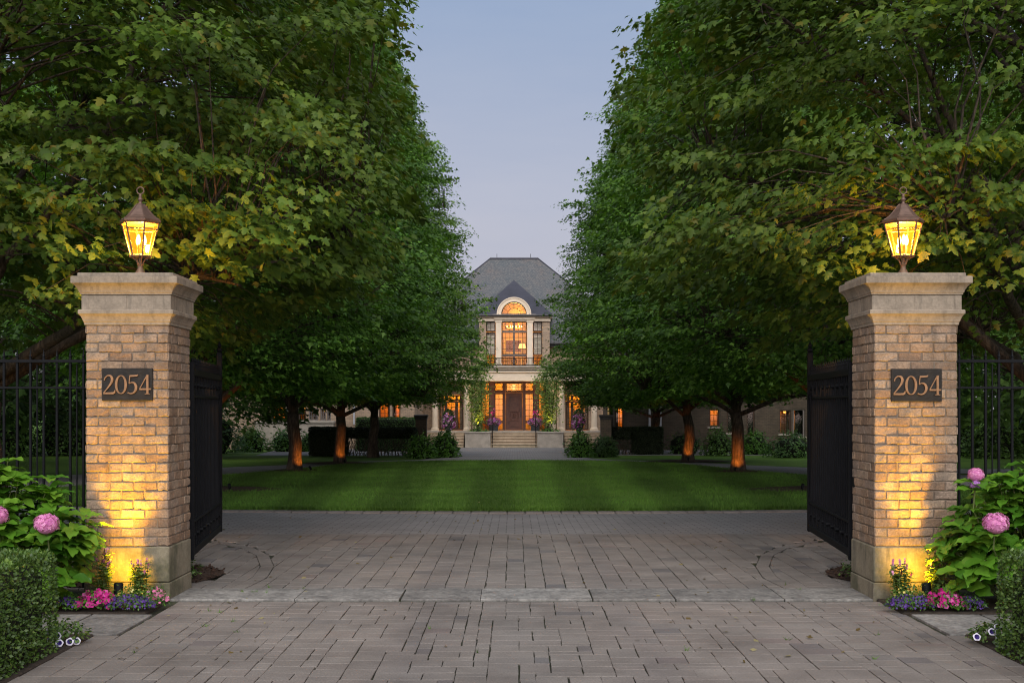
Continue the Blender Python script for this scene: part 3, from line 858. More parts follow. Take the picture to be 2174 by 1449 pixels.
AMB = (1.0, 0.51, 0.005)
def make_lantern(x, y, z, rot, label):
    t = thing('gate_lantern', (x, y, z), label, 'lantern', 'lanterns on the gate pillars')
    c = (x, y, z)
    MB().lathe(c, [(.048, 0), (.048, .004), (.042, .012), (.044, .045), (.040, .055), (.026, .075), (.022, .10), (.026, .118), (.034, .124)], 20).build('base', M['lamp_metal'], t, True)
    mb = MB()
    for k in range(6):
        a = rot + k * PI / 3
        pts = []
        for r_, zz in ((.020, .112), (.026, .135), (.040, .160), (.066, .176), (.084, .184)):
            pts.append((x + r_ * math.cos(a), y + r_ * math.sin(a), z + zz))
        mb.tube(pts, [.008, .007, .006, .006, .006], 6)
    mb.lathe(c, [(.012, .118), (.016, .18)], 10)
    mb.build('cradle', M['lamp_metal'], t)
    zb, zm, zt, rb, rt_ = .198, .428, .484, .090, .166
    rmid = rb + (rt_ - rb) * (zm - zb) / (zt - zb)
    P_ = lambda r_, zz, k: Vector((x + r_ * math.cos(rot + k * PI / 3), y + r_ * math.sin(rot + k * PI / 3), z + zz))
    mb = MB()
    mb.lathe(c, [(.06, .182), (rb + .012, .184), (rb + .014, .196), (rb + .004, .202), (.06, .2025)], 6, rot)
    for k in range(6):
        mb.tube([P_(rb, zb, k), P_(rt_, zt, k)], .0085, 6)
        mb.tube([P_(rmid, zm, k), P_(rmid, zm, k + 1)], .0055, 6)
        mb.tube([P_(rt_, zt, k), P_(rt_, zt, k + 1)], .009, 6)
    mb.build('lantern_frame', M['copper'], t)
    mb = MB()
    for k in range(6):
        i = .985
        mb.quad(P_(rb * i, zb + .003, k), P_(rb * i, zb + .003, k + 1), P_(rmid * i, zm, k + 1), P_(rmid * i, zm, k))
        mb.quad(P_(rmid * i, zm, k), P_(rmid * i, zm, k + 1), P_(rt_ * i, zt, k + 1), P_(rt_ * i, zt, k))
    mb.build('glass', M['lamp_glass'], t)
    mb = MB()
    mb.lathe(c, [(.10, .486), (rt_ + .008, .486), (rt_ + .020, .494), (rt_ + .022, .512), (rt_ + .004, .522), (.150, .530), (.122, .552), (.092, .585), (.066, .618), (.046, .645), (.030, .660), (.0, .661)], 6, rot)
    for k in range(6):
        mb.tube([P_(r_ + .001, zz, k) for r_, zz in ((.170, .523), (.150, .531), (.122, .553), (.092, .586), (.066, .619), (.046, .646), (.030, .660))], .0045, 5)
    mb.build('roof', M['copper'], t)
    mb = MB(); mb.lathe(c, [(.024, .655), (.014, .672), (.012, .682), (.022, .694), (.024, .704), (.016, .714), (.010, .722), (.018, .730), (.010, .742), (.008, .752)], 14)
    mb.build('finial', M['copper'], t, True)
    ring = [(x + .031 * math.cos(a), y, z + .780 + .031 * math.sin(a)) for a in [2 * PI * k / 20 for k in range(21)]]
    MB().tube(ring, .0062, 8).build('finial_ring', M['copper'], t, True)
    for k in range(3):
        a = rot + .4 + k * 2 * PI / 3; bx, by = x + .036 * math.cos(a), y + .036 * math.sin(a)
        cd = MB().lathe((bx, by, z), [(.010, .2), (.010, .285), (.012, .290)], 10).build('candle', M['lamp_metal'], t)
        MB().lathe((bx, by, z), [(.008, .292), (.017, .315), (.019, .335), (.013, .362), (.004, .385)], 10).build('bulb', M['bulb'], cd, True)
    lamp('lantern_light', 'POINT', (x, y, z + .33), 480, (1.0, 0.54, 0.09), t, shadow_soft_size=.04)
    return t
make_lantern((298 - PX) / F * 11.26, 11.26, 2.838, math.radians(-1), 'lit copper lantern on the pillar by the left hedge, its narrow pane facing outward')
make_lantern((1917.5 - PX) / F * 11.26, 11.26, 2.838, math.radians(-3), 'lit copper lantern on the pillar at the right, one wide pane facing the camera')

# ------------------------------------------------------------------ gates
def make_gate(hx, hy, fx, fy, label):
    t = thing('iron_gate', (hx, hy, 0), label, 'gate', 'open iron gate leaves')
    h, f = Vector((hx, hy, 0)), Vector((fx, fy, 0))
    d = (f - h); Ln = d.length; d.normalize(); nrm = Vector((-d.y, d.x, 0))
    Mx = Matrix((( d.x, nrm.x, 0, hx), (d.y, nrm.y, 0, hy), (0, 0, 1, 0), (0, 0, 0, 1)))
    zb, zt = .27, 2.04
    mb = MB()
    mb.box(0, Ln, -.025, .025, zb, zb + .075, .006, Mx)
    mb.box(0, Ln, -.025, .025, zt - .065, zt, .006, Mx)
    mb.box(.03, Ln - .03, -.019, .019, zb + .31, zb + .335, .004, Mx)
    mb.box(.03, Ln - .03, -.019, .019, zt - .275, zt - .25, .004, Mx)
    mb.box(-.03, .025, -.03, .03, zb - .03, zt + .06, .006, Mx)
    mb.build('gate_frame', M['iron'], t)
    MB().box(Ln - .028, Ln + .03, -.03, .03, zb - .01, 2.30, .006, Mx).lathe(tuple(Mx @ Vector((Ln, 0, 2.30))), [(.02, 0), (.036, .02), (.03, .04), (.014, .055), (.026, .075), (.0, .13)], 10).build('meeting_post', M['iron'], t)
    n = 19
    for k in range(n):
        u = .07 + (Ln - .14) * k / (n - 1)
        mb = MB(); mb.box(u - .011, u + .011, -.011, .011, zb + .06, zt + .005, .003, Mx)
        mb.build('picket', M['iron'], t)
    mb = MB()
    for k in range(2 * n - 1):
        u = .07 + (Ln - .14) * k / (2 * n - 2)
        top = zt + .085 + .03 * (k % 2 == 0)
        for q in (0, 1, 2, 3): pass
        c = Mx @ Vector((u, 0, 0))
        mb.lathe((c.x, c.y, 0), [(.008, zt - .01), (.008, top - .045), (.012, top - .035), (.0005, top)], 5)
    mb.build('spike_row', M['iron'], t)
    for k in range(9):
        u = .15 + (Ln - .3) * k / 8
        for zc in (zb + .19, zt - .155):
            c = Mx @ Vector((u, -.03, zc)); c2 = Mx @ Vector((u, .03, zc))
            MB().tube([c, c2], [.022, .022], 8).build('rosette', M['iron'], t)
    pts = []
    for k in range(34):
        tt = k / 33
        if tt < .55:
            q = tt / .55; u = Ln - .05 - .16 * q; z = zb + .4 + 1.06 * q
        else:
            q = (tt - .55) / .45; a = PI * .5 * .2 + q * PI * 2.2; rr = .085 * (1 - .6 * q)
            u = Ln - .21 + .085 * (1 - math.cos(q * PI * 1.6)) * .9; z = zb + 1.46 + .10 * math.sin(q * PI * 1.6)
        pts.append(Mx @ Vector((u, -.028, z)))
    mb = MB(); mb.tube(pts, .009, 6)
    mb.tube([p + nrm * .056 for p in pts], .009, 6)
    mb.build('scroll', M['iron'], t)
    # lift-off hinge box against the pillar
    mb = MB(); s = 1 if hx < 0 else -1
    mb.box(hx - .015, hx + .035 if s > 0 else hx - .035, hy - .22, hy - .15, .93, 1.03, .006)
    mb.build('hinge_box', M['iron'], t)
    return t
make_gate(-3.045, 11.78, -3.36, 14.25, 'open black iron gate leaf hinged behind the moss-stained pillar with the left lantern')
make_gate(3.165, 11.78, 3.37, 14.3, 'open black iron gate leaf hinged behind the right pillar, wider in view')

# ------------------------------------------------------------------ fences
def make_fence(xa, xb, label, phase):
    t = thing('iron_fence', ((xa + xb) / 2, 11.3, 0), label, 'fence', 'iron fences beside the pillars')
    y = 11.3; rz = 2.075
    mb = MB()
    mb.box(xa, xb, y - .02, y + .02, rz, rz + .028, .004)
    mb.build('top_rail', M['iron'], t)
    MB().box(xa, xb, y - .016, y + .016, rz - .235, rz - .215, .003).build('middle_rail', M['iron'], t)
    MB().box(xa, xb, y - .02, y + .02, .16, .19, .003).build('bottom_rail', M['iron'], t)
    n = int((xb - xa) / .1195); x = xb - .035 if xb < 0 else xa + .035; s = -1 if xb < 0 else 1
    for k in range(n):
        u = x + s * k * .1195
        if not (xa < u < xb): continue
        mb = MB(); mb.box(u - .0105, u + .0105, y - .0105, y + .0105, .05, rz + .05, .003)
        mb.lathe((u, y, rz + .045), [(.0105, 0), (.015, .014), (.009, .03), (.0005, .085)], 6)
        mb.build('picket', M['iron'], t)
        if k % 3 == phase:
            u2 = u + s * .06
            mb = MB(); mb.box(u2 - .006, u2 + .006, y - .006, y + .006, .17, rz - .02, .002)
            mb.build('slim_picket', M['iron'], t)
    return t
make_fence(-7.2, -3.735, 'black iron picket fence left of the moss-stained pillar, pointed finials over the top rail', 1)
make_fence(3.852, 7.4, 'black iron picket fence right of the right pillar, behind the three pink flower heads', 0)

# ------------------------------------------------------------------ spotlights in the beds
def ground_spot(loc, target, energy, label, col=AMB, size=math.radians(126), blend=1.0, group='ground spotlights', sc=1.0, lift=.0, spill=0):
    x, y, z = loc
    t = thing('ground_spotlight', loc, label, 'spotlight', group)
    d = (Vector(target) - Vector(loc)).normalized()
    s = Vector((x, y, z + .10 * sc + lift))
    MB().tube([(x, y, z - .02), (x, y, z + .06 * sc + lift)], .011 * sc, 8).build('stake', M['iron'], t)
    side = d.cross(Vector((0, 0, 1))); side = side.normalized() if side.length > 1e-4 else Vector((1, 0, 0))
    MB().tube([s - d * .06 * sc, s - d * .058 * sc, s - d * .02 * sc, s + d * .055 * sc, s + d * .06 * sc], [.012 * sc, .026 * sc, .034 * sc, .036 * sc, .030 * sc], 14).build('housing', M['iron'], t, True)
    l = lamp('spot_beam', 'SPOT', s + d * .075 * sc, energy, col, t, spot_size=size, spot_blend=blend, shadow_soft_size=.02)
    aim(l, target, s)
    if spill:
        l2 = lamp('spot_spill', 'SPOT', s + d * .075 * sc, spill, col, t, spot_size=math.radians(130), spot_blend=1.0, shadow_soft_size=.02)
        aim(l2, s + Vector((0, .3, .16)), s)
    return t
ground_spot(((240 - PX) / F * 10.42, 10.56, .02), (-3.375, 10.895, 1.60), 430, 'small black bullet spotlight among magenta flowers under the moss-stained pillar', sc=1.1, lift=.0, spill=48, size=math.radians(62), blend=1.0)
ground_spot(((1979 - PX) / F * 10.42, 10.56, .02), (3.49, 10.895, 1.60), 430, 'small black bullet spotlight among violet and magenta flowers under the right pillar', sc=1.1, lift=.0, spill=48, size=math.radians(62), blend=1.0)

# ------------------------------------------------------------------ trees
def crown_r(z, H, Rr, z0):
    zs = [z0, z0 + .8, z0 + 2.0, H * .42, H * .58, H * .76, H * .90, H]
    rs = [.74, 1.0, 1.13, 1.05, .87, .58, .30, .05]
    return np.interp(z, zs, rs) * Rr

def make_skeleton(r, H, fork, n_limb, Rr, tr):
    """list of limbs: each a list of (point, radius)"""
    limbs = []
    trunk = [(Vector((r.uniform(-.03, .03) * k, r.uniform(-.03, .03) * k, fork * k / 4)), tr * (1.32 if k == 0 else 1.05 - .05 * k)) for k in range(5)]
    trunk.insert(0, (Vector((0, 0, -.15)), tr * 1.6))
    limbs.append(trunk)
    top = trunk[-1][0]
    # leader
    pts = [(top, tr * .8)]; p = top.copy()
    for k in range(1, 9):
        p = Vector((p.x + r.uniform(-.22, .22), p.y + r.uniform(-.22, .22), fork + (H * .93 - fork) * k / 8))
        pts.append((p, tr * .62 * (1 - k / 8.6)))
    limbs.append(pts); leader = pts
    for i in range(n_limb):
        a = 2 * PI * (i / n_limb) * 1.0 + r.uniform(-.3, .3)
        low = i % 2 == 0
        z_start = fork + (r.uniform(-.1, .25) if low else r.uniform(.2, 1.8))
        reach = Rr * (r.uniform(.78, .95) if low else r.uniform(.5, .75))
        rise = r.uniform(.35, .9) * reach if low else r.uniform(1.3, 2.2) * reach
        p0 = Vector((0, 0, z_start)) + Vector((top.x, top.y, 0))
        pts = []
        for k in range(8):
            t = k / 7
            rad = reach * (t ** (.8 if low else .9))
            z = z_start + rise * (t ** (.75 if low else 1.25)) - (.35 * t ** 3 * reach * .5 if low else 0)
            pts.append((Vector((p0.x + rad * math.cos(a) + r.uniform(-.13, .13) * (k > 0), p0.y + rad * math.sin(a) + r.uniform(-.13, .13) * (k > 0), z + r.uniform(-.06, .06) * (k > 0))), tr * (.38 if low else .36) * (1 - t * .88)))
        limbs.append(pts)
    # upper whorls on the leader
    for i in range(n_limb + 6):
        k = r.uniform(.15, .9); z = fork + (H * .93 - fork) * k
        j = min(int(k * 8), 7); b = leader[j][0].lerp(leader[j + 1][0], k * 8 - j)
        a = r.uniform(0, 2 * PI); reach = float(crown_r(z + 1, H, Rr, fork + .6)) * r.uniform(.6, .9)
        pts = []
        for q in range(6):
            t = q / 5
            pts.append((Vector((b.x + reach * t * math.cos(a), b.y + reach * t * math.sin(a), b.z + reach * (.75 * t - .15 * t * t))), tr * .26 * (1 - k * .5) * (1 - t * .85)))
        limbs.append(pts)
    return limbs

def make_tree(name, base, label, cat, group, seed, H, Rr, z0, tr, fork, tmpl, lsize, n_spray, per, leaf_mat, zdet=99, cull=None, spl=.85, n_limb=9, shell=.5, twigs=True, extra=None):
    """one tree in world coordinates at BASE; cull(x,y,z arrays)->keep mask in world space"""
    r = random.Random(seed); g = rng(seed)
    t = thing(name, base, label, cat, group)
    limbs = make_skeleton(r, H, fork, n_limb, Rr, tr)
    B = Vector(base)
    mb = MB()
    for i, L_ in enumerate(limbs):
        mb.tube([p + B for p, _ in L_], [max(q, .006) for _, q in L_], 10 if i == 0 else 7)
    allp = np.array([tuple(p) for L_ in limbs[1:] for p, _ in L_])
    # denser attachment points
    segs = []
    for L_ in limbs[1:]:
        for (a, _), (b, _) in zip(L_[:-1], L_[1:]):
            for q in (0, .33, .66): segs.append(tuple(a.lerp(b, q)))
    segs = np.array(segs)
    # spray centres in the crown
    C = []
    zmax = H
    while len(C) < n_spray:
        m = n_spray * 2
        z = z0 + (zmax - z0) * g.random(m) ** 1.12
        if zdet < 90:
            drop = (z > zdet) & (g.random(m) > .42); z = z[~drop]; m = len(z)
        rr = crown_r(z, H, Rr, z0)
        f = shell + (1 - shell) * g.random(m) ** .55
        lump = 1 + .06 * np.sin(z * 2.1 + seed)
        a = g.random(m) * 2 * PI
        lump = lump + .06 * np.sin(3 * a + z * .9 + seed) + .05 * np.sin(7 * a - z * 1.7)
        rad = rr * f * lump
        cc = np.stack([rad * np.cos(a), rad * np.sin(a), z], 1)
        C += list(cc)
    C = np.array(C[:n_spray])
    if extra is not None: C = np.concatenate([C, np.array(extra) - np.array(B)])
    if cull is not None:
        C = C[cull(C + np.array(B))]
    # branchlets
    if twigs:
        for c in C:
            d2 = ((segs - c) ** 2).sum(1) + 2.5 * np.maximum(segs[:, 2] - c[2] + .15, 0) ** 2
            d2 = d2 * (1 + 1.2 * g.random(len(segs)))
            q = Vector(segs[d2.argmin()]); c = Vector(c)
            l = (c - q).length; rj = lambda: Vector((r.uniform(-.09, .09), r.uniform(-.09, .09), r.uniform(-.05, .09))) * min(l, 1.6)
            m1 = q.lerp(c, .36) + rj() + Vector((0, 0, .07 * l)); m2 = q.lerp(c, .7) + rj() + Vector((0, 0, .06 * l))
            mb.tube([q + B, m1 + B, m2 + B, c + B], [.007 + .005 * l, .006 + .003 * l, .005 + .001 * l, .003], 4, False)
    mb.build('trunk', M['bark'], t, True)
    # leaves
    n = len(C)
    ci = np.repeat(np.arange(n), per)
    c = C[ci]; m = len(c)
    out = np.stack([c[:, 0], c[:, 1], np.zeros(m)], 1); out = norm(out + 1e-6)
    # each spray heads a little its own way
    turn = np.repeat(g.normal(0, .45, n), per); co_, si_ = np.cos(turn), np.sin(turn)
    out = np.stack([out[:, 0] * co_ - out[:, 1] * si_, out[:, 0] * si_ + out[:, 1] * co_, out[:, 2]], 1)
    side = np.stack([-out[:, 1], out[:, 0], np.zeros(m)], 1)
    slope = np.repeat(g.normal(-.05, .25, n), per)
    cl = lambda a_: np.clip(a_, -1.7, 1.7)
    u = (.05 + .48 * cl(g.normal(0, 1, m))) * spl; v = .36 * cl(g.normal(0, 1, m)) * spl * (1 - .3 * u); h = g.normal(0, .055, m) * spl
    P = c + out * u[:, None] + side * v[:, None]
    P[:, 2] += h + slope * u - .22 * u * u
    P += np.array(B)
    tip = out * g.uniform(.2, 1.2, m)[:, None] + side * (v * 1.2 + g.normal(0, .5, m))[:, None]; tip[:, 2] = g.normal(-.5, .33, m)
    nor = out * g.normal(.30, .3, m)[:, None] + g.normal(0, .30, (m, 3)); nor[:, 2] += .85
    size = lsize * g.uniform(.5, 1.0, m) * np.repeat(g.uniform(.85, 1.35, n), per)
    if cull is not None:
        k = cull(P); P, tip, nor, size = P[k], tip[k], nor[k], size[k]
    V, T = scatter(tmpl, P, tip, nor, size)
    np_mesh('crown', V, T, leaf_mat, t)
    return t


def keep_near(s):
    def f(P):
        k = P[:, 1] > 11.75
        # a clear view over the open drive between the two rows
        ax = s * P[:, 0]
        k &= ax > 1.3 + 0.14 * np.clip(P[:, 2] - 3, 0, 6) * 0
        k &= ~((ax < 3.3) & (P[:, 2] < 2.75 + .3 * (3.3 - ax)))
        k &= P[:, 2] > 2.05
        hsh = np.abs(np.sin(P[:, 0] * 3.1 + P[:, 1] * 2.3) * np.cos(P[:, 1] * 1.7 - P[:, 2] * 2.9))
        k &= ~((ax > 3.9) & (P[:, 2] < 3.15) & (hsh < .55))
        # the gate pillar and its lantern stand free
        k &= ~((ax < 4.1) & (P[:, 1] < 12.1) & (P[:, 2] < 2.95))
        k &= ~((np.abs(ax - 3.42) < .42) & (P[:, 1] < 11.95) & (P[:, 2] < 3.8))
        return k
    return f
EXL = [(-3.05, 12.2, 3.62), (-2.5, 12.3, 3.5), (-2.15, 12.4, 3.3), (-2.75, 12.2, 3.12), (-2.05, 12.5, 3.85), (-2.45, 12.3, 3.2), (-4.65, 12.0, 4.1), (-4.85, 12.1, 3.45), (-4.2, 12.1, 3.15), (-3.85, 12.4, 4.25), (-2.9, 12.5, 4.15), (-5.0, 12.3, 3.0), (-4.45, 12.2, 3.7), (-3.3, 12.9, 3.3), (-3.7, 12.9, 3.6), (-2.4, 12.9, 2.95), (-5.1, 12.2, 3.9), (-2.95, 12.7, 3.35)]
EXR = [(3.15, 12.3, 3.38), (3.0, 12.5, 3.75), (4.1, 12.1, 3.3), (4.5, 12.1, 3.62), (2.7, 12.5, 3.25), (3.7, 12.5, 4.1), (4.85, 12.2, 3.2), (4.3, 12.4, 4.2), (2.35, 12.7, 3.5), (4.7, 12.2, 4.3), (5.0, 12.0, 3.8), (3.35, 12.9, 3.6), (3.8, 12.8, 3.3), (4.4, 12.2, 2.9), (2.9, 12.8, 3.05)]
make_tree('maple_tree', (-6.55, 15.6, gz(15.6)), 'maple nearest the left lantern, golden leaves hanging beside the lit lamp', 'tree', 'maples lining the drive', 101, 16, 5.0, 2.5, .22, 1.75, MAPLE, .108, 1400, 112, M['maple_near'], 8.2, keep_near(-1), .80, 9, .30, True, EXL)
make_tree('maple_tree', (6.85, 15.8, gz(15.8)), 'maple nearest the right lantern, its lit limbs spreading behind the fence', 'tree', 'maples lining the drive', 202, 16, 5.1, 2.5, .22, 1.75, MAPLE, .108, 1400, 112, M['maple_near'], 8.2, keep_near(1), .80, 9, .30, True, EXR)

mA = make_tree('maple_tree', (-6.75, 27.8, gz(27.8)), 'dense maple behind the left gate leaf, lit branches showing past the gate edge', 'tree', 'maples lining the drive', 11, 18, 3.95, 2.35, .205, 1.75, MID, .125, 1900, 76, M['maple'], 99, None, .85, 10, .45)
mB = make_tree('maple_tree', (6.8, 27.8, gz(27.8)), 'dense maple behind the right gate leaf, orange lit fork showing beside the gate', 'tree', 'maples lining the drive', 12, 18, 4.0, 2.35, .205, 1.75, MID, .125, 1900, 76, M['maple'], 99, None, .85, 10, .45)
T2L = gp(625, 1000); T3L = gp(722, 984); T4L = gp(793, 969)
T2R = gp(1567, 1002); T3R = gp(1461, 979); T4R = gp(1391, 961)
for src, p, rz, sc, lab in (
    (mB, T2L, 2.1, 1.0, 'maple at the left edge of the lawn, trunk dark with orange light on one side'),
    (mA, T3L, 3.9, .98, 'maple in the left row with a fully orange lit trunk before the black hedge'),
    (mB, T4L, 5.0, 1.04, 'maple in the left row with an unlit black trunk behind the hedge'),
    (mA, T2R, 1.3, 1.0, 'maple at the right edge of the lawn, thick trunk glowing orange to its base'),
    (mB, T3R, 3.1, 1.06, 'maple in the right row with pale orange trunk on a dark mulch ring'),
    (mA, T4R, 4.4, 1.14, 'maple in the right row with thin dull orange trunk before the black hedge')):
    copy_thing(src, p, rz, (sc, sc, min(sc, 1.0)), lab)

# mulch rings under the trees
def mulch_ring(p, rx, ry, label):
    mb = MB(); n = 32; vs = [(p[0], p[1], p[2] + .075)]
    for k in range(n):
        t = 2 * PI * k / n; vs.append((p[0] + rx * .55 * math.cos(t), p[1] + ry * .55 * math.sin(t), gz(p[1] + ry * .55 * math.sin(t)) + .06 + R0.uniform(-.01, .01)))
    for k in range(n):
        t = 2 * PI * k / n; e = R0.uniform(.94, 1.05); vs.append((p[0] + rx * e * math.cos(t), p[1] + ry * e * math.sin(t), gz(p[1] + ry * math.sin(t)) + .022))
    fs = [(0, 1 + k, 1 + (k + 1) % n) for k in range(n)] + [(1 + k, 1 + n + k, 1 + n + (k + 1) % n, 1 + (k + 1) % n) for k in range(n)]
    o = mb.add(vs, fs).build('mulch_ring', M['mulch'], None, True)
    tag(o, label, 'mulch ring', 'mulch rings under the maples', 'structure')
mulch_ring((-6.75, 27.8, gz(27.8)), 1.7, 1.1, 'mulch ring under the maple behind the left gate')
mulch_ring((6.8, 27.8, gz(27.8)), 1.7, 1.1, 'mulch ring under the maple behind the right gate')
mulch_ring(T2L, .75, .6, 'mulch ring under the half lit left maple')
mulch_ring(T3L, 1.3, .9, 'mulch ring under the fully lit left maple')
mulch_ring(T2R, .75, .6, 'mulch ring under the brightest right maple')
mulch_ring(T3R, 1.7, .9, 'mulch ring under the pale orange right maple')

OR = (1.0, 0.27, 0.03)
def tree_spot(tp, dx, dy, energy, label, hgt=.75):
    loc = (tp[0] + dx, tp[1] + dy, gz(tp[1] + dy) + .02)
    ground_spot(loc, (tp[0], tp[1], tp[2] + hgt), energy, label, OR, math.radians(78), .8, 'spotlights under the trees')
tree_spot(T2L, .55, -.36, 70, 'tiny spotlight on the lawn beside the half lit left maple', .6)
tree_spot(T3L, .25, -.62, 70, 'tiny spotlight on mulch before the fully lit left maple')
tree_spot(T2R, -.2, -.66, 95, 'tiny spotlight on the lawn before the brightest right maple', .6)
tree_spot(T3R, -.08, -.64, 80, 'tiny spotlight on mulch before the pale orange right maple')
tree_spot(T4R, .1, -.7, 40, 'tiny spotlight before the farthest right maple', .8)
tree_spot((6.8, 27.8, gz(27.8)), -.6, -.8, 80, 'tiny spotlight before the maple behind the right gate', 1.9)
tree_spot((-6.75, 27.8, gz(27.8)), .6, -.8, 80, 'tiny spotlight before the maple behind the left gate', 1.9)
tree_spot((6.85, 15.8, 0), -.3, -1.2, 40, 'tiny spotlight under the maple nearest the right lantern', 2.6)
tree_spot((-6.55, 15.6, 0), .5, -1.2, 22, 'tiny spotlight under the maple nearest the left lantern', 2.6)

# background trees
bg = make_tree('background_tree', (-14.5, 33, gz(33)), 'tall broad tree behind the left fence nearest the maples', 'tree', 'trees in the grounds beyond', 31, 15, 5.2, 1.6, .24, 1.8, MID, .30, 620, 34, M['back_leaf'], 99, None, 1.1, 9, .35)
for i, (x, y, rz, s, lab) in enumerate((
    (-21, 43, 1, 1.05, 'tall tree beyond the left fence at the edge of the view'), (-14, 55, 2, 1.0, 'broad tree behind the left maples by the wing of the house'),
    (-25, 60, 3, 1.2, 'big tree at the far left behind the other trees'), (-29, 50, 4, 1.15, 'big tree farthest out on the left beyond the fence'),
    (15.5, 34, 5, 1.0, 'tall broad tree behind the right fence nearest the maples'), (23, 44, 2.2, 1.1, 'tall tree beyond the right fence at the edge of the view'),
    (24, 60, 1.4, 1.2, 'big tree at the far right behind the other trees'), (31, 52, 0.7, 1.15, 'big tree farthest out on the right beyond the fence'),
    (-18, 96, .3, 1.0, 'tree rising behind the left wing roof'), (18, 97, 1.9, 1.0, 'tree rising behind the right wing roof'))):
    copy_thing(bg, (x, y, gz(y)), rz, (s, s, s), lab)

# ------------------------------------------------------------------ shrubs and hedges
def dome_leaves(g, c, rx, ry, h, n, tmpl, size, flat=.0, low=.0):
    """leaves over a dome-shaped bush, several layers deep"""
    a = g.random(n) * 2 * PI; ph = np.arccos(1 - g.random(n) * (1.0 - low)); f = g.uniform(.72, 1.03, n)
    bump_ = 1 + .13 * np.sin(a * 5 + ph * 4) + .09 * np.sin(a * 9 - ph * 7)
    f = f * bump_
    P = np.stack([rx * f * np.sin(ph) * np.cos(a), ry * f * np.sin(ph) * np.sin(a), h * f * np.cos(ph) * .98 + .03], 1)
    nor = np.stack([P[:, 0] / rx, P[:, 1] / ry, P[:, 2] / h + .5], 1) + g.normal(0, .35, (n, 3))
    tip = np.stack([P[:, 0] / rx, P[:, 1] / ry, -.35 + 0 * a], 1) + g.normal(0, .4, (n, 3))
    return scatter(tmpl, P + np.array(c), tip, nor, size * g.uniform(.6, 1.2, n))

def make_shrub(name, loc, rx, ry, h, n, size, mat, label, group, seed, tmpl=None, flowers=0):
    g = rng(seed)
    t = thing(name, loc, label, 'shrub', group)
    V, T = dome_leaves(g, loc, rx, ry, h, n, tmpl or SIMPLE, size)
    np_mesh('foliage', V, T, mat, t)
    MB().lathe(loc, [(.55, -.02), (.72, .25), (.66, .55), (.35, .74), (.0, .78)], 16, 0, rx * .95, ry * .95).build('shaded_core', M['core'], t)  # solid core closing the bush, coloured as inner shade
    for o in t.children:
        if o.name.startswith('shaded_core'):
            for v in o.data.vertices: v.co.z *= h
    return t
G_SH = 'shrubs before the house'
def shrub_px(px0, px1, ptop, pbase, label, seed, mat=None, size=.13, n=1700, group=G_SH, ydepth=.8):
    b = gp((px0 + px1) / 2, pbase); s = b.y / F
    rx = (px1 - px0) / 2 * s; h = (pbase - ptop) * s
    b = Vector((b.x, b.y + rx * .35, gz(b.y)))
    return make_shrub('hydrangea_shrub', b, rx, rx * ydepth, h, n, size, mat or M['shrub_leaf'], label, group, seed)
shrub_px(860, 928, 921, 972, 'rounded green shrub in front of the left brick pier', 41)
shrub_px(912, 975, 914, 970, 'rounded green shrub at the left mouth of the forecourt, beside the steps', 42)
shrub_px(1203, 1262, 916, 970, 'rounded green shrub at the right mouth of the forecourt, pink blooms low down', 43)
shrub_px(1256, 1312, 925, 969, 'smaller dark shrub in front of the right brick pier', 44, M['back_leaf'])
shrub_px(494, 568, 907, 958, 'bright shrub below the left wing wall nearest the gate', 45)
shrub_px(568, 632, 910, 958, 'bright shrub below the left wing wall beside the half lit trunk', 46)
shrub_px(632, 668, 918, 958, 'low shrub between the half lit trunk and the black hedge', 47, None, .12, 900)
shrub_px(1495, 1560, 908, 966, 'dark shrub under the lit window of the right wing', 48, M['back_leaf'])
shrub_px(1572, 1640, 914, 964, 'leafy shrub right of the brightest lit trunk', 49)
shrub_px(1630, 1740, 918, 970, 'wide dark shrub against the right wing by the gate edge', 50, M['back_leaf'])
shrub_px(1410, 1500, 912, 963, 'loose shrub between the two middle lit trunks at the right', 51, M['back_leaf'], .12, 700)
# dark masses behind the fences
shrub_px(-60, 70, 800, 968, 'tall evergreen shrub behind the left fence, nearest the frame edge', 52, M['back_leaf'], .17, 4200, 'tall shrubs beyond the fences', .7)
shrub_px(60, 200, 835, 966, 'tall glossy shrub behind the left fence beside the pillar', 53, M['back_leaf'], .16, 4200, 'tall shrubs beyond the fences', .6)
shrub_px(300, 520, 850, 962, 'big dark shrub seen past the left gate edge', 54, M['back_leaf'], .16, 4200, 'tall shrubs beyond the fences', .4)
shrub_px(2060, 2180, 880, 972, 'broad dark shrub behind the right fence', 55, M['back_leaf'], .15, 3600, 'tall shrubs beyond the fences', .5)
shrub_px(2000, 2080, 820, 968, 'upright dark shrub just right of the right pillar behind the fence', 56, M['back_leaf'], .15, 3600, 'tall shrubs beyond the fences', .6)
shrub_px(2150, 2300, 790, 968, 'tall shrub behind the right fence at the edge of the frame', 57, M['back_leaf'], .17, 3600, 'tall shrubs beyond the fences', .6)

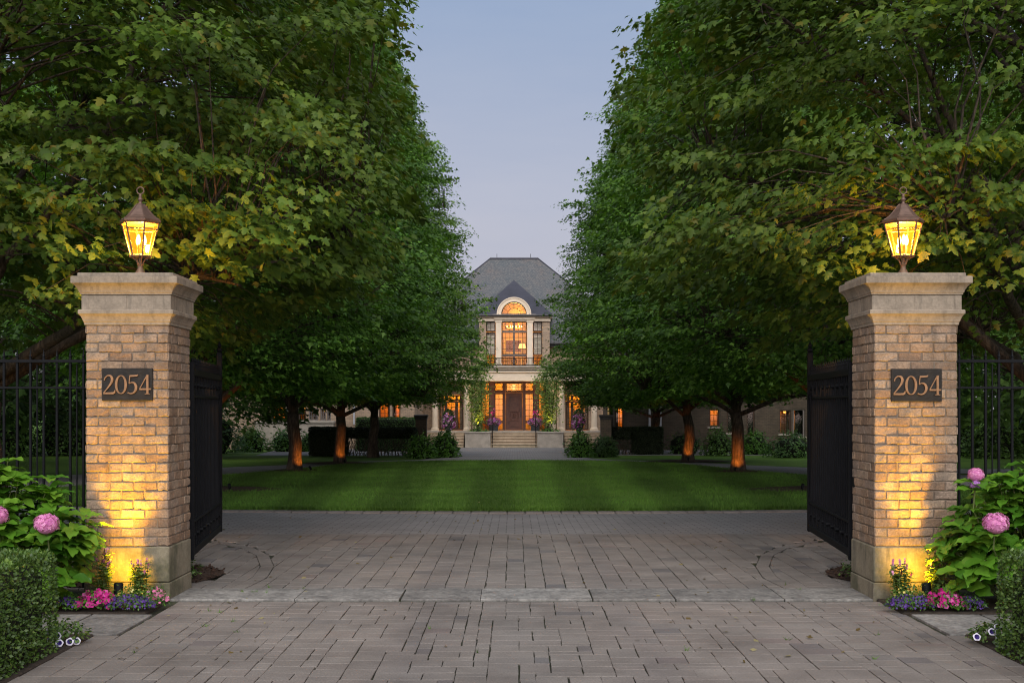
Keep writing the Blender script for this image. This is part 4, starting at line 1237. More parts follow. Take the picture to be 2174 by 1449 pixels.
def box_hedge(name, x0, x1, y0, y1, z0, z1, n, size, mat, label, seed, legs=0.0, group=None, rough=.03, core=True):
    g = rng(seed); c = Vector(((x0 + x1) / 2, (y0 + y1) / 2, z0))
    t = thing(name, c, label, 'hedge', group)
    dx, dy, dz = x1 - x0, y1 - y0, z1 - z0
    A = np.array([dy * dz, dy * dz, dx * dz, dx * dz * .5, dx * dy * 1.2]); A = A / A.sum()
    f = g.choice(5, n, p=A); a, b = g.random(n), g.random(n)
    P = np.empty((n, 3)); nor = np.zeros((n, 3))
    P[:, 0] = np.where(f == 0, x0, np.where(f == 1, x1, x0 + dx * a)); P[:, 1] = np.where(f == 2, y0, np.where(f == 3, y1, np.where(f == 4, y0 + dy * b, y0 + dy * a)))
    P[:, 2] = np.where(f == 4, z1, z0 + dz * b)
    nor[f == 0, 0] = -1; nor[f == 1, 0] = 1; nor[f == 2, 1] = -1; nor[f == 3, 1] = 1; nor[f == 4, 2] = 1
    # soft rounded corners
    cc = np.array([(x0 + x1) / 2, (y0 + y1) / 2, (z0 + z1) / 2]); hh = np.array([dx, dy, dz]) / 2; rd = min(.085, dx * .3, dy * .3, dz * .3)
    q = np.abs(P - cc) - (hh - rd); q[:, 2] = np.where(P[:, 2] < cc[2], 0, q[:, 2])
    ln = np.linalg.norm(np.maximum(q, 0), axis=1); over = np.maximum(ln - rd, 0)
    dirn = np.sign(P - cc) * np.maximum(q, 0); dirn = norm(dirn)
    P -= dirn * over[:, None]
    wob = .5 * np.sin(P[:, 0] * 9 + P[:, 2] * 7) + .5 * np.sin(P[:, 1] * 11 - P[:, 2] * 5)
    P -= nor * (np.abs(g.normal(0, rough, n)) + rough * .5 * wob)[:, None] 
    nn = nor + g.normal(0, .55, (n, 3)); nn[:, 2] += .35
    tip = nor * .8 + g.normal(0, .7, (n, 3)); tip[:, 2] += .35
    if legs > 0:
        k = (P[:, 2] > z0 + dz * legs) | (g.random(n) < .30); P, nn, tip = P[k], nn[k], tip[k]
    V, T = scatter(SIMPLE, P, tip, nn, size * g.uniform(.6, 1.25, len(P)))
    np_mesh('foliage', V, T, mat, t)
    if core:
        MB().box(x0 + .06, x1 - .06, y0 + .06, y1 - .06, z0 + (dz * legs if legs else -.02), z1 - .06, .1).build('shaded_core', M['core'], t)
    if legs > 0:
        mb = MB(); r = random.Random(seed)
        for k in range(int(dx / .16)):
            x = x0 + .1 + .16 * k; y = (y0 + y1) / 2 + r.uniform(-.2, .2)
            for q in range(4):
                mb.tube([(x, y, z0 - .03), (x + r.uniform(-.12, .12), y + r.uniform(-.1, .1), z0 + dz * legs * .5), (x + r.uniform(-.28, .28), y + r.uniform(-.2, .2), z0 + dz * legs * 1.1)], [.018, .012, .008], 4)
        mb.build('bare_stems', M['twig'], t)
    return t
box_hedge('boxwood_hedge', -5.6, -3.13, 7.2, 8.62, 0, .70, 42000, .026, M['box_leaf'], 'clipped boxwood hedge in the lower left corner, beside the hydrangea', 61, 0, 'clipped boxwood hedges', .014)
box_hedge('boxwood_hedge', 3.30, 5.8, 7.2, 8.62, 0, .70, 42000, .026, M['box_leaf'], 'clipped boxwood hedge in the lower right corner of the picture', 62, 0, 'clipped boxwood hedges', .014)
yh = gy(967)
hx_ = lambda p, y=yh: (p - PX) / F * y
G_H = 'black clipped hedges by the forecourt'
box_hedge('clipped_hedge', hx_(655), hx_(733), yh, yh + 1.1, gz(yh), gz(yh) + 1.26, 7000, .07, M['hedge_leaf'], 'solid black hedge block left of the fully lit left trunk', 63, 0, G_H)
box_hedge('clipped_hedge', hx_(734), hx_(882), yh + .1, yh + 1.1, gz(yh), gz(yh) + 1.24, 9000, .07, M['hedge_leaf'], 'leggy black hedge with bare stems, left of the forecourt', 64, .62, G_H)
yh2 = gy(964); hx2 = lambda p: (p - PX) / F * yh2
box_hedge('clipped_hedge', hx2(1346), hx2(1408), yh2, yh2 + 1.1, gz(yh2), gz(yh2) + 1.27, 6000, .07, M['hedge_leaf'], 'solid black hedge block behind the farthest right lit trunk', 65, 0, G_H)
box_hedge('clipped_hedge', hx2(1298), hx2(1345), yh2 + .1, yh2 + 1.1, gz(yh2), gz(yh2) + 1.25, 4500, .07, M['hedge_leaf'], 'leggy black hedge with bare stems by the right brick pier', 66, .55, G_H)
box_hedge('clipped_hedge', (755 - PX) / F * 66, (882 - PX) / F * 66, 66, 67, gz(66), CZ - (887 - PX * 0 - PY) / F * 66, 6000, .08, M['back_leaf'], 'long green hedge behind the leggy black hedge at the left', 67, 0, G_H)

# low planting behind the gates
for s, lab in ((-1, 'small clipped box plant on the mulch behind the left pillar'), (1, 'small clipped box plant on the mulch behind the right pillar')):
    make_shrub('box_plant', (s * 3.42 + .06, 12.05, .03), .30, .3, .34, 1500, .035, M['box_leaf'], lab, 'box plants behind the pillars', 70 + s)

# ------------------------------------------------------------------ hydrangeas by the pillars
def make_hydrangea(cx, s, label, heads, seed):
    r = random.Random(seed); g = rng(seed)
    base = Vector((cx, 10.5, .015))
    t = thing('hydrangea_bush', base, label, 'hydrangea', 'hydrangeas by the gate pillars')
    stems = MB(); P = []; TIP = []; NOR = []; SZ_ = []
    def whorl(p, d, k, sz):
        a0 = r.uniform(0, 2 * PI)
        for q in range(k):
            a = a0 + 2 * PI * q / k + r.uniform(-.3, .3)
            o = Vector((math.cos(a), math.sin(a), 0))
            o = (o - d * o.dot(d) * .6).normalized()
            tip = o + Vector((0, 0, r.uniform(-.25, .25))) + d * .25
            P.append(p + o * .015); TIP.append(tip); NOR.append(d + o * .15 + Vector((r.uniform(-.2, .2), r.uniform(-.2, .2), .5))); SZ_.append(sz * r.uniform(.75, 1.15))
    N_ = 175
    for i in range(N_):
        # dome of shoot tips, leaning over the pillar's foot on the inner side
        a = r.uniform(0, 2 * PI); ph = math.acos(1 - r.random() * .98)
        tx = cx + math.sin(ph) * math.cos(a) * 1.0; ty = 10.48 + math.sin(ph) * math.sin(a) * .48 - .04; tz = .10 + math.cos(ph) * 1.16 * r.uniform(.78, 1.0)
        ax = s * tx
        if ax < 3.48: continue
        if ax < 3.95 and ty > 10.66: ty = r.uniform(10.2, 10.6)
        if ax < 3.80 and tz > .92: tz = r.uniform(.35, .9)
        if ax < 3.60 and tz < .5: continue
        ty = max(min(ty, 11.0), 10.02)
        tipp = Vector((tx, ty, tz)); b = Vector((cx + (tx - cx) * .35 + r.uniform(-.1, .1), 10.5 + (ty - 10.5) * .3, 0))
        mid = b.lerp(tipp, .55) + Vector((0, 0, .08))
        stems.tube([b, mid, tipp], [.007, .006, .004], 6)
        d = (tipp - mid).normalized()
        whorl(tipp, (d + Vector((0, -.15, .5))).normalized(), 4, .175)
        whorl(tipp - d * .075, d, 3, .185)
        whorl(tipp - d * .17, d, 2, .19)
        if r.random() < .5: whorl(mid.lerp(tipp, .3), d, 2, .18)
    for hx, hy, hz, hr, mt in heads:
        stems.tube([(cx + (hx - cx) * .5, 10.5, .1), (hx, hy + .05, hz - .2), (hx, hy, hz)], [.008, .007, .005], 6)
        whorl(Vector((hx, hy + .01, hz - hr * .9)), Vector((0, -.2, 1)).normalized(), 5, .18)
    stems.build('stems', M['stem'], t)
    A = lambda L: np.array([tuple(v) for v in L])
    P_, TIP_, NOR_, S_ = A(P), A(TIP), A(NOR), np.array(SZ_)
    k = ~((np.abs(s * P_[:, 0] - 3.4) < .42) & (P_[:, 1] > 10.8))
    V, T = scatter(OVATE, P_[k], TIP_[k], NOR_[k], S_[k])
    np_mesh('foliage', V, T, M['hyd_leaf'], t, True)
    pet = [(math.cos(q * PI / 2 + .785) * .5, math.sin(q * PI / 2 + .785) * .5) for q in range(4)]
    fv = [(0, 0, .0)]
    for q in range(4):
        a = q * PI / 2
        for da, rr in ((-.55, .55), (0, .78), (.55, .55)):
            fv.append((math.cos(a + da) * rr, math.sin(a + da) * rr, .12 if da == 0 else .02))
    fv = np.array(fv)
    ft = []
    for q in range(4):
        b = 1 + q * 3; ft += [(0, b, b + 1), (0, b + 1, b + 2)]
    FL = (fv, np.array(ft))
    for hx, hy, hz, hr, mt in heads:
        n = 260; q = norm(g.normal(0, 1, (n, 3))); q[:, 2] = np.where(q[:, 2] < -.45, -q[:, 2], q[:, 2])
        Pp = q * hr * (g.uniform(.88, 1.05, n) + .07 * np.sin(q[:, 0] * 7 + hx * 40) * np.cos(q[:, 2] * 6 + hz * 30))[:, None] * np.array([1, 1, .88]) + np.array([hx, hy, hz])
        tip_ = np.cross(q, norm(g.normal(0, 1, (n, 3))))
        V, T = scatter(FL, Pp, tip_, q + g.normal(0, .18, (n, 3)), hr * .185 * g.uniform(.85, 1.15, n))
        h_ = np_mesh('flower_head', V, T, M[mt], t)
        MB().lathe((hx, hy, hz), [(hr * .86 * math.sin(a), -hr * .78 * math.cos(a)) for a in [PI * k / 8 for k in range(9)]], 14).build('flower_core', M[mt], h_, True)
    return t
def hp(px, py, Y): v = at(px, py, Y); return (v.x, v.y, v.z)
make_hydrangea(-4.40, -1, 'leafy hydrangea bush left of the moss-stained pillar with two pink flower heads', [(*hp(99, 1113, 9.98), .098, 'pink'), (*hp(-6, 1095, 10.0), .09, 'pink')], 81)
make_hydrangea(4.50, 1, 'leafy hydrangea bush right of the right pillar with one big and two small flower heads', [(*hp(2114, 1112, 9.98), .10, 'pink'), (*hp(2072, 1008, 10.3), .067, 'pink'), (*hp(2071, 1030, 10.25), .045, 'mauve')], 82)

# ------------------------------------------------------------------ annual flowers
petal5 = []
for q in range(5):
    a = q * 2 * PI / 5
    for da, rr in ((-.5, .8), (0, 1.0), (.5, .8)): petal5.append((math.cos(a + da) * rr * .5, math.sin(a + da) * rr * .5, .10))
F5 = (np.array([(0, 0, 0)] + petal5), np.array([(0, 1 + k, 1 + (k + 1) % 15) for k in range(15)]))

def flower_clump(name, cx, cy, rx, ry, h, n_leaf, lsize, n_fl, fsize, fmat, label, cat, group, seed, leafmat='shrub_leaf', fl_bias=.75):
    g = rng(seed); base = Vector((cx, cy, .015))
    t = thing(name, base, label, cat, group)
    V, T = dome_leaves(g, base, rx, ry, h, n_leaf, SIMPLE, lsize)
    np_mesh('foliage', V, T, M[leafmat], t)
    a = g.random(n_fl) * 2 * PI; f = np.sqrt(g.random(n_fl))
    z = h * np.sqrt(np.maximum(1 - f * f * .9, 0)) * g.uniform(.75, 1.12, n_fl) + .01
    P = np.stack([cx + rx * f * np.cos(a), cy + ry * f * np.sin(a), z], 1)
    nor = np.stack([np.cos(a) * f, np.sin(a) * f - .7, .8 + 0 * a], 1) + g.normal(0, .3, (n_fl, 3))
    V, T = scatter(F5, P, norm(g.normal(0, 1, (n_fl, 3))), nor, fsize * g.uniform(.75, 1.2, n_fl))
    np_mesh('blossoms', V, T, M[fmat], t)
    return t
G_F = 'bedding flowers at the pillar feet'
for s, who, seed in ((-1, 'left', 300), (1, 'right', 320)):
    X = lambda x: x if s < 0 else .09 - x      # mirrored about the gateway's own centre line
    flower_clump('lobelia_clump', X(-3.64), 10.25, .13, .11, .11, 460, .022, 170, .022, 'violet', f'violet lobelia clump next to the hydrangea foot at the {who} pillar', 'flowers', G_F, seed + 1)
    flower_clump('petunia_clump', X(-3.43), 10.27, .19, .13, .15, 460, .032, 150, .045, 'magenta', f'magenta petunia clump beside the spotlight at the {who} pillar', 'flowers', G_F, seed + 2)
    flower_clump('lobelia_clump', X(-3.14), 10.23, .21, .11, .125, 800, .022, 460, .021, 'violet', f'wide violet lobelia clump at the front corner of the {who} bed', 'flowers', G_F, seed + 3)
    flower_clump('nemesia_clump', X(-3.20), 10.42, .16, .09, .17, 260, .026, 46, .022, 'yellow', f'pale yellow flowers before the stone base of the {who} pillar', 'flowers', G_F, seed + 4)
    if s < 0:
        flower_clump('geranium_clump', -2.99, 10.42, .11, .12, .15, 280, .028, 60, .030, 'rose', 'pink geranium clump at the corner of the left pillar', 'flowers', G_F, seed + 5)
    else:
        flower_clump('geranium_clump', 3.62, 10.22, .09, .07, .08, 200, .028, 22, .028, 'rose', 'pink flowers at the front of the right bed under the spotlight', 'flowers', G_F, seed + 5)
    # angelonia: upright stems by the spotlight, some yellow light put into leaf colour
    for q, (ax, ay, hh) in enumerate(((-3.51, 10.66, .50), (-3.20, 10.68, .40))):
        r = random.Random(seed + 20 + q); g = rng(seed + 20 + q)
        base = Vector((X(ax), ay, .015))
        t = thing('angelonia_plant', base, ('tall ' if q == 0 else 'shorter ') + f'upright flowering plant lit yellow before the {who} pillar', 'plant', 'upright plants lit by the spotlights')
        mb = MB(); P = []; TP = []; NR = []; fl = []
        for k in range(11):
            e = Vector((base.x + r.uniform(-.08, .08), ay + r.uniform(-.05, .06), hh * r.uniform(.65, 1.0)))
            b = Vector((base.x + r.uniform(-.05, .05), ay + r.uniform(-.03, .03), 0))
            mb.tube([b, b.lerp(e, .5), e], [.004, .0035, .002], 5)
            for z in np.arange(.12, .92, .075):
                p = b.lerp(e, z); a = r.uniform(0, 2 * PI)
                for w_ in (0, PI):
                    o_ = Vector((math.cos(a + w_), math.sin(a + w_), r.uniform(-.1, .5))); P.append(tuple(p)); TP.append(tuple(o_)); NR.append((o_.x * -.3 + r.uniform(-.2, .2), o_.y * -.3, 1))
            for z in (.9, .95, 1.0): fl.append(tuple(b.lerp(e, z)))
        mb.build('stems', M['stem'], t)
        V, T = scatter(OVATE, np.array(P), np.array(TP), np.array(NR), .066 * g.uniform(.6, 1.2, len(P)))
        np_mesh('foliage', V, T, M['lime_leaf'], t, True)
        n = len(fl)
        V, T = scatter(F5, np.array(fl), norm(g.normal(0, 1, (n, 3))), np.array([(0, -1, .4)] * n) + g.normal(0, .4, (n, 3)), .024 * g.uniform(.7, 1.2, n))
        np_mesh('blossoms', V, T, M['rose'], t)

# indigo petunias with white rims by the hedges
def rim_petunia(cx, cy, pts, label, seed):
    g = rng(seed); r = random.Random(seed); base = Vector((cx, cy, .012))
    t = thing('petunia_plant', base, label, 'flowers', 'white rimmed petunias by the hedges')
    V, T = dome_leaves(g, base, .17, .14, .13, 500, SIMPLE, .034)
    np_mesh('foliage', V, T, M['box_leaf'], t)
    for px, py, Y in pts:
        p = at(px, py, Y); d = Vector((r.uniform(-.35, .35), -1, r.uniform(.15, .7))).normalized(); R_ = .027
        a = d.orthogonal().normalized(); b = d.cross(a)
        def ringv(rad, off, wav=0): return [p + d * off + (a * math.cos(k * PI / 10) + b * math.sin(k * PI / 10)) * rad * (1 + wav * math.cos(k * PI / 2)) for k in range(20)]
        mb = MB(); vs = ringv(R_ * .66, .002) ; mb.add([p - d * .014] + vs, [(0, 1 + k, 1 + (k + 1) % 20) for k in range(20)])
        f = mb.build('blossom', M['indigo'], t)
        mb = MB(); v1 = ringv(R_ * .66, .0025); v2 = ringv(R_, .0, .07)
        mb.add(v1 + v2, [(k, 20 + k, 20 + (k + 1) % 20, (k + 1) % 20) for k in range(20)])
        mb.build('petal_rim', M['white_petal'], f)
    return t
rim_petunia(-3.20, 8.86, [(123, 1349, 8.74), (148, 1361, 8.74), (126, 1364, 8.7), (116, 1378, 8.68), (107, 1340, 8.8), (163, 1360, 8.8), (108, 1356, 8.76)], 'petunias with white rimmed indigo flowers by the lower left hedge', 91)
rim_petunia(3.40, 8.86, [(2074, 1351, 8.72), (2106, 1340, 8.74), (2120, 1350, 8.78), (2118, 1331, 8.8)], 'petunias with few white rimmed indigo flowers by the lower right hedge', 92)

# weeds in the paving joints, a few fallen leaves
g = rng(19); P = []; TP = []; NR = []
for k in range(20):
    c = np.array([g.uniform(-2.6, 2.9), g.uniform(8.2, 11.8), .0])
    if g.random() < .6: c[0] = np.sign(c[0]) * g.uniform(1.9, 2.75)
    for q in range(9):
        P.append(c + np.append(g.normal(0, .008, 2), 0)); TP.append(np.append(g.normal(0, .8, 2), 1)); NR.append(g.normal(0, 1, 3))
V, T = scatter((np.array([(-.06, 0, 0), (.06, 0, 0), (0, 1, -.1)]), np.array([(0, 1, 2)])), np.array(P), np.array(TP), np.array(NR), g.uniform(.02, .05, len(P)))
o = np_mesh('weeds', V, T, M['blade']); tag(o, 'tufts of weeds growing in the paving joints', 'weeds', kind='stuff')

g = rng(77); P = []
for k in range(420):
    u = g.random()
    if u < .5:
        y_ = g.uniform(21.3, 48); x_ = g.uniform(-1, 1) * max(lawn_w(y_) - .2, 0); P.append((x_, y_, gz(y_) + .062))
    else:
        y_ = g.uniform(8, 20.5); x_ = g.choice((-1, 1)) * g.beta(3, 1.3) * 2.8 if y_ < 15.5 else g.uniform(-4.5, 4.5); P.append((x_, y_, gz(y_) + .012))
P = np.array(P); n = len(P); nor = g.normal(0, .3, (n, 3)); nor[:, 2] += 1
V, T = scatter(SIMPLE, P, g.normal(0, 1, (n, 3)) * np.array([1, 1, .15]), nor, g.uniform(.02, .065, n))
o = np_mesh('fallen_leaves', V, T, M['litter']); tag(o, 'small fallen leaves scattered over the lawn and paving', 'leaves', kind='stuff')

# ------------------------------------------------------------------ HOUSE
HY = 80.0
HG = gz(80)
HS = HY / F
def X_(px, Y=HY): return (px - PX) / F * Y
def Z_(py, Y=HY): return CZ - (py - PY) / F * Y
house = thing('house', (X_(1091), HY, HG), 'cream brick mansion with steep slate roof and arched dormer at the end of the drive', 'house')

def window(parent, x0, x1, z0, z1, Y, cols, rows, mat='frame', fw=.06, mw=.025, glass='win_glass', name='window'):
    mb = MB(); d = .05
    mb.box(x0, x0 + fw, Y - d, Y + d, z0, z1); mb.box(x1 - fw, x1, Y - d, Y + d, z0, z1)
    mb.box(x0 + fw, x1 - fw, Y - d, Y + d, z0, z0 + fw); mb.box(x0 + fw, x1 - fw, Y - d, Y + d, z1 - fw, z1)
    for c in range(1, cols):
        x = x0 + (x1 - x0) * c / cols; mb.box(x - mw / 2, x + mw / 2, Y - .03, Y + .03, z0 + fw, z1 - fw)
    for c in range(1, rows):
        z = z0 + (z1 - z0) * c / rows; mb.box(x0 + fw, x1 - fw, Y - .026, Y + .026, z - mw / 2, z + mw / 2)
    o = mb.build(name, M[mat], parent)
    MB().quad((x0 + fw, Y + .035, z0 + fw), (x1 - fw, Y + .035, z0 + fw), (x1 - fw, Y + .035, z1 - fw), (x0 + fw, Y + .035, z1 - fw)).build('pane', M[glass], o)
    return o

def wall_with_holes(mb, x0, x1, z0, z1, Y, th, holes):
    """vertical wall with rectangular openings (x0,x1,z0,z1)"""
    xs = sorted({x0, x1, *[h[0] for h in holes], *[h[1] for h in holes]}); zs = sorted({z0, z1, *[h[2] for h in holes], *[h[3] for h in holes]})
    for a, b in zip(xs[:-1], xs[1:]):
        run = None
        for c, d in zip(zs[:-1], zs[1:]):
            mx, mz = (a + b) / 2, (c + d) / 2
            hole = any(h[0] < mx < h[1] and h[2] < mz < h[3] for h in holes)
            if hole:
                if run: mb.box(a, b, Y, Y + th, run[0], run[1]); run = None
            else: run = (run[0], d) if run else (c, d)
        if run: mb.box(a, b, Y, Y + th, run[0], run[1])

FL = Z_(913)                 # floor level at the door
EAVE = Z_(728)
ENT0, ENT1 = Z_(808), Z_(790)
HL, HR_ = -8.0, 7.9
MW = 80.25                   # plane of the main wall
ex0, ex1 = X_(1020), X_(1161)
fd = [(X_(932), X_(983)), (X_(1201), X_(1250))]
holes = [(ex0, ex1, FL, ENT0)] + [(a, b, FL, Z_(838)) for a, b in fd]
mb = MB()
wall_with_holes(mb, HL, HR_, HG - .1, EAVE - .05, MW, .3, holes + [(X_(1031), X_(1152), Z_(776), EAVE - .05)])
mb.build('main_wall', M['h_brick'], house)
mb = MB(); mb.box(HL, HL + .3, MW + .3, 92, HG - .1, EAVE - .05); mb.box(HR_ - .3, HR_, MW + .3, 92, HG - .1, EAVE - .05); mb.box(HL + .3, HR_ - .3, 91.7, 92, HG - .1, EAVE - .05)
mb.build('side_wall', M['h_brick'], house)
# hipped slate roof
acx_ = X_(1091.2, 79.45)
rY = 86.2; rz = Z_(549.3, rY); rl, rr_ = X_(1040, rY), X_(1143, rY)
ey = 79.75
mb = MB()
el, er, eb = HL - .35, HR_ + .35, 92.5
def on_slope(x, z): return (x, ey + (z - EAVE) * (rY - ey) / (rz - EAVE), z)
def hip_x(z, a, b): return a + (b - a) * (z - EAVE) / (rz - EAVE)
ca, cb, cz1, cz2 = X_(1019), X_(1164), Z_(671), Z_(640); va, vb = acx_ - .95, acx_ + .95
def strip(z0, z1, a, b): mb.add([on_slope(a[0], z0), on_slope(b[0], z0), on_slope(b[1], z1), on_slope(a[1], z1)], [(0, 1, 2, 3)])
L_ = lambda z: hip_x(z, el, rl); Rr_ = lambda z: hip_x(z, er, rr_)
strip(EAVE, cz1, (L_(EAVE), L_(cz1)), (ca, ca)); strip(EAVE, cz1, (cb, cb), (Rr_(EAVE), Rr_(cz1)))
strip(cz1, cz2, (L_(cz1), L_(cz2)), (va, va)); strip(cz1, cz2, (vb, vb), (Rr_(cz1), Rr_(cz2)))
strip(cz2, rz, (L_(cz2), rl), (Rr_(cz2), rr_))
mb.add([(el, ey, EAVE), (er, ey, EAVE), (er, eb, EAVE), (el, eb, EAVE), (rl, rY, rz), (rr_, rY, rz)], [(1, 2, 5), (2, 3, 4, 5), (3, 0, 4)])
mb.quad((el, ey, EAVE - .002), (ca, ey, EAVE - .002), (ca, MW + .3, EAVE - .002), (el, MW + .3, EAVE - .002)); mb.quad((cb, ey, EAVE - .002), (er, ey, EAVE - .002), (er, MW + .3, EAVE - .002), (cb, MW + .3, EAVE - .002))
roof = mb.build('roof', M['slate'], house)
mb = MB(); mb.tube([(rl, rY, rz), (rr_, rY, rz)], .09, 8)
for a, b in (((el, ey), rl), ((er, ey), rr_)): mb.tube([(a[0], a[1], EAVE), (b, rY, rz)], .05, 6)
mb.build('ridge_cap', M['lead'], roof)
for px in (1055, 1126.5):
    MB().tube([(X_(px, rY), rY, rz), (X_(px, rY), rY, rz + .34)], .018, 6).build('lightning_rod', M['gutter'], roof)
mb = MB(); mb.tube([(el, ey - .06, EAVE - .02), (X_(1017) - .02, ey - .06, EAVE - .02)], .085, 8); mb.tube([(X_(1165), ey - .06, EAVE - .02), (er, ey - .06, EAVE - .02)], .085, 8)
mb.box(el + .1, X_(1018), ey + .02, MW, EAVE - .22, EAVE - .06); mb.box(X_(1166), er - .1, ey + .02, MW, EAVE - .22, EAVE - .06)
mb.build('gutter', M['gutter'], house)
MB().tube([(X_(1001), MW - .09, EAVE - .1), (X_(1001), MW - .09, Z_(775))], .05, 8).build('downpipe', M['gutter'], house)

# central bay
BY = 79.45
bl_, br_ = X_(1017, BY), X_(1167, BY)
bz0, bz1 = Z_(776, BY), Z_(669, BY)
zb_ = lambda py: Z_(py, BY); xb_ = lambda px: X_(px, BY)
mb = MB()
mb.box(bl_, xb_(1031.5), BY, MW - .002, bz0, zb_(682)); mb.box(xb_(1151.5), br_, BY, MW - .002, bz0, zb_(682))
mb.box(bl_, bl_ + .3, MW + .3, 84.0, EAVE - .3, zb_(672)); mb.box(br_ - .3, br_, MW + .3, 84.0, EAVE - .3, zb_(672))
mb.build('bay_wall', M['h_brick'], house)
mb = MB()
for a, b in ((1052.5, 1064.5), (1119, 1131)):
    mb.box(xb_(a), xb_(b), BY - .10, BY + .25, bz0, zb_(684), .01)
    mb.box(xb_(a) - .05, xb_(b) + .05, BY - .14, BY + .25, zb_(683.8), zb_(679), .01)
    mb.box(xb_(a) - .04, xb_(b) + .04, BY - .13, BY + .25, bz0 - .002, bz0 + .16, .01)
mb.build('pilaster', M['h_stone'], house)
mb = MB()
mb.box(bl_ - .05, br_ + .05, BY - .12, MW, zb_(681.8), zb_(674.5), .01)
mb.box(xb_(1049), xb_(1135), BY - .2, BY + .2, zb_(678.6), zb_(670.5), .01)
mb.box(bl_ - .18, br_ + .18, BY - .24, MW, zb_(674.3), zb_(671.2), .01)
mb.box(xb_(1046), xb_(1138), BY - .32, BY + .2, zb_(670.3), zb_(667.6), .01)
mb.build('cornice', M['h_stone'], house)
mb = MB(); mb.tube([(xb_(1008), BY - .33, zb_(670)), (xb_(1174.5), BY - .33, zb_(670))], .06, 8); mb.build('bay_gutter', M['gutter'], house)
# bay roof: hipped lead roof running back into the slates
aY = 82.0; az = Z_(594, aY); ax_ = X_(1091, aY); ez = zb_(669.3); e0, e1 = xb_(1008), xb_(1174.5)
mb = MB()
def main_z(y): return EAVE + (y - ey) * (rz - EAVE) / (rY - ey)
bYr = ey + (az - EAVE) * (rY - ey) / (rz - EAVE) + .3
bYe = ey + (ez - EAVE) * (rY - ey) / (rz - EAVE) + .3
mb.add([(e0, BY - .35, ez), (e1, BY - .35, ez), (ax_, aY, az), (ax_, bYr, az), (e0, bYe, ez), (e1, bYe, ez)],
       [(1, 5, 3, 2), (4, 0, 2, 3)])
acx, acz = X_(1091.2, BY), zb_(667.6); Ro, Ri = 36.6 * BY / F, 27.0 * BY / F
Rm = (Ro + Ri) / 2; zc_ = lambda z: (BY - .35) + (z - ez) / (az - ez) * (aY - BY + .35)
hipf = [(e0, BY - .35, ez), (acx - Rm, BY - .35, ez)] + [(acx - Rm * math.cos(PI * k / 20), zc_(max(acz + Rm * math.sin(PI * k / 20), ez)), max(acz + Rm * math.sin(PI * k / 20), ez)) for k in range(21)] + [(acx + Rm, BY - .35, ez), (e1, BY - .35, ez), (ax_, aY, az)]
mb.add(hipf, [tuple(range(len(hipf)))])
mb.build('bay_roof', M['lead'], house)
# arched window with stone surround
acx, acz = X_(1091.2, BY), zb_(667.6); Ro, Ri = 36.6 * BY / F, 27.0 * BY / F
def arch(mb, r0, r1, y0, y1, n=28):
    vs = []; fs = []
    for k in range(n + 1):
        a = PI * k / n
        for rr in (r0, r1):
            for yy in (y0, y1): vs.append((acx + rr * math.cos(a), yy, acz + rr * math.sin(a)))
    for k in range(n):
        a, b = k * 4, k * 4 + 4
        fs += [(a, a + 2, b + 2, b), (a + 1, b + 1, b + 3, a + 3), (a + 2, a + 3, b + 3, b + 2), (a, b, b + 1, a + 1)]
    mb.add(vs, fs)
mb = MB(); arch(mb, Ri, Ro - .07, BY - .26, BY + .9); arch(mb, Ro - .068, Ro, BY - .30, BY + .9); mb.build('arch_surround', M['h_stone'], house)
mb = MB(); arch(mb, Ri - .05, Ri - .001, BY - .12, BY - .02); arch(mb, Ri * .5, Ri * .5 + .025, BY - .1, BY - .03)
for k in range(1, 6):
    a = PI * k / 6
    mb.tube([(acx + Ri * .5 * math.cos(a), BY - .06, acz + Ri * .5 * math.sin(a)), (acx + (Ri - .03) * math.cos(a), BY - .06, acz + (Ri - .03) * math.sin(a))], .014, 5)
mb.box(acx - Ri, acx + Ri, BY - .12, BY - .02, acz, acz + .05)
aw = mb.build('arched_window', M['frame'], house)
MB().add([(acx, BY - .045, acz + .03)] + [(acx + Ri * .97 * math.cos(PI * k / 24), BY - .045, acz + .03 + Ri * .95 * math.sin(PI * k / 24)) for k in range(25)], [(0, 1 + k, 2 + k) for k in range(24)]).build('pane', M['win_glass'], aw)
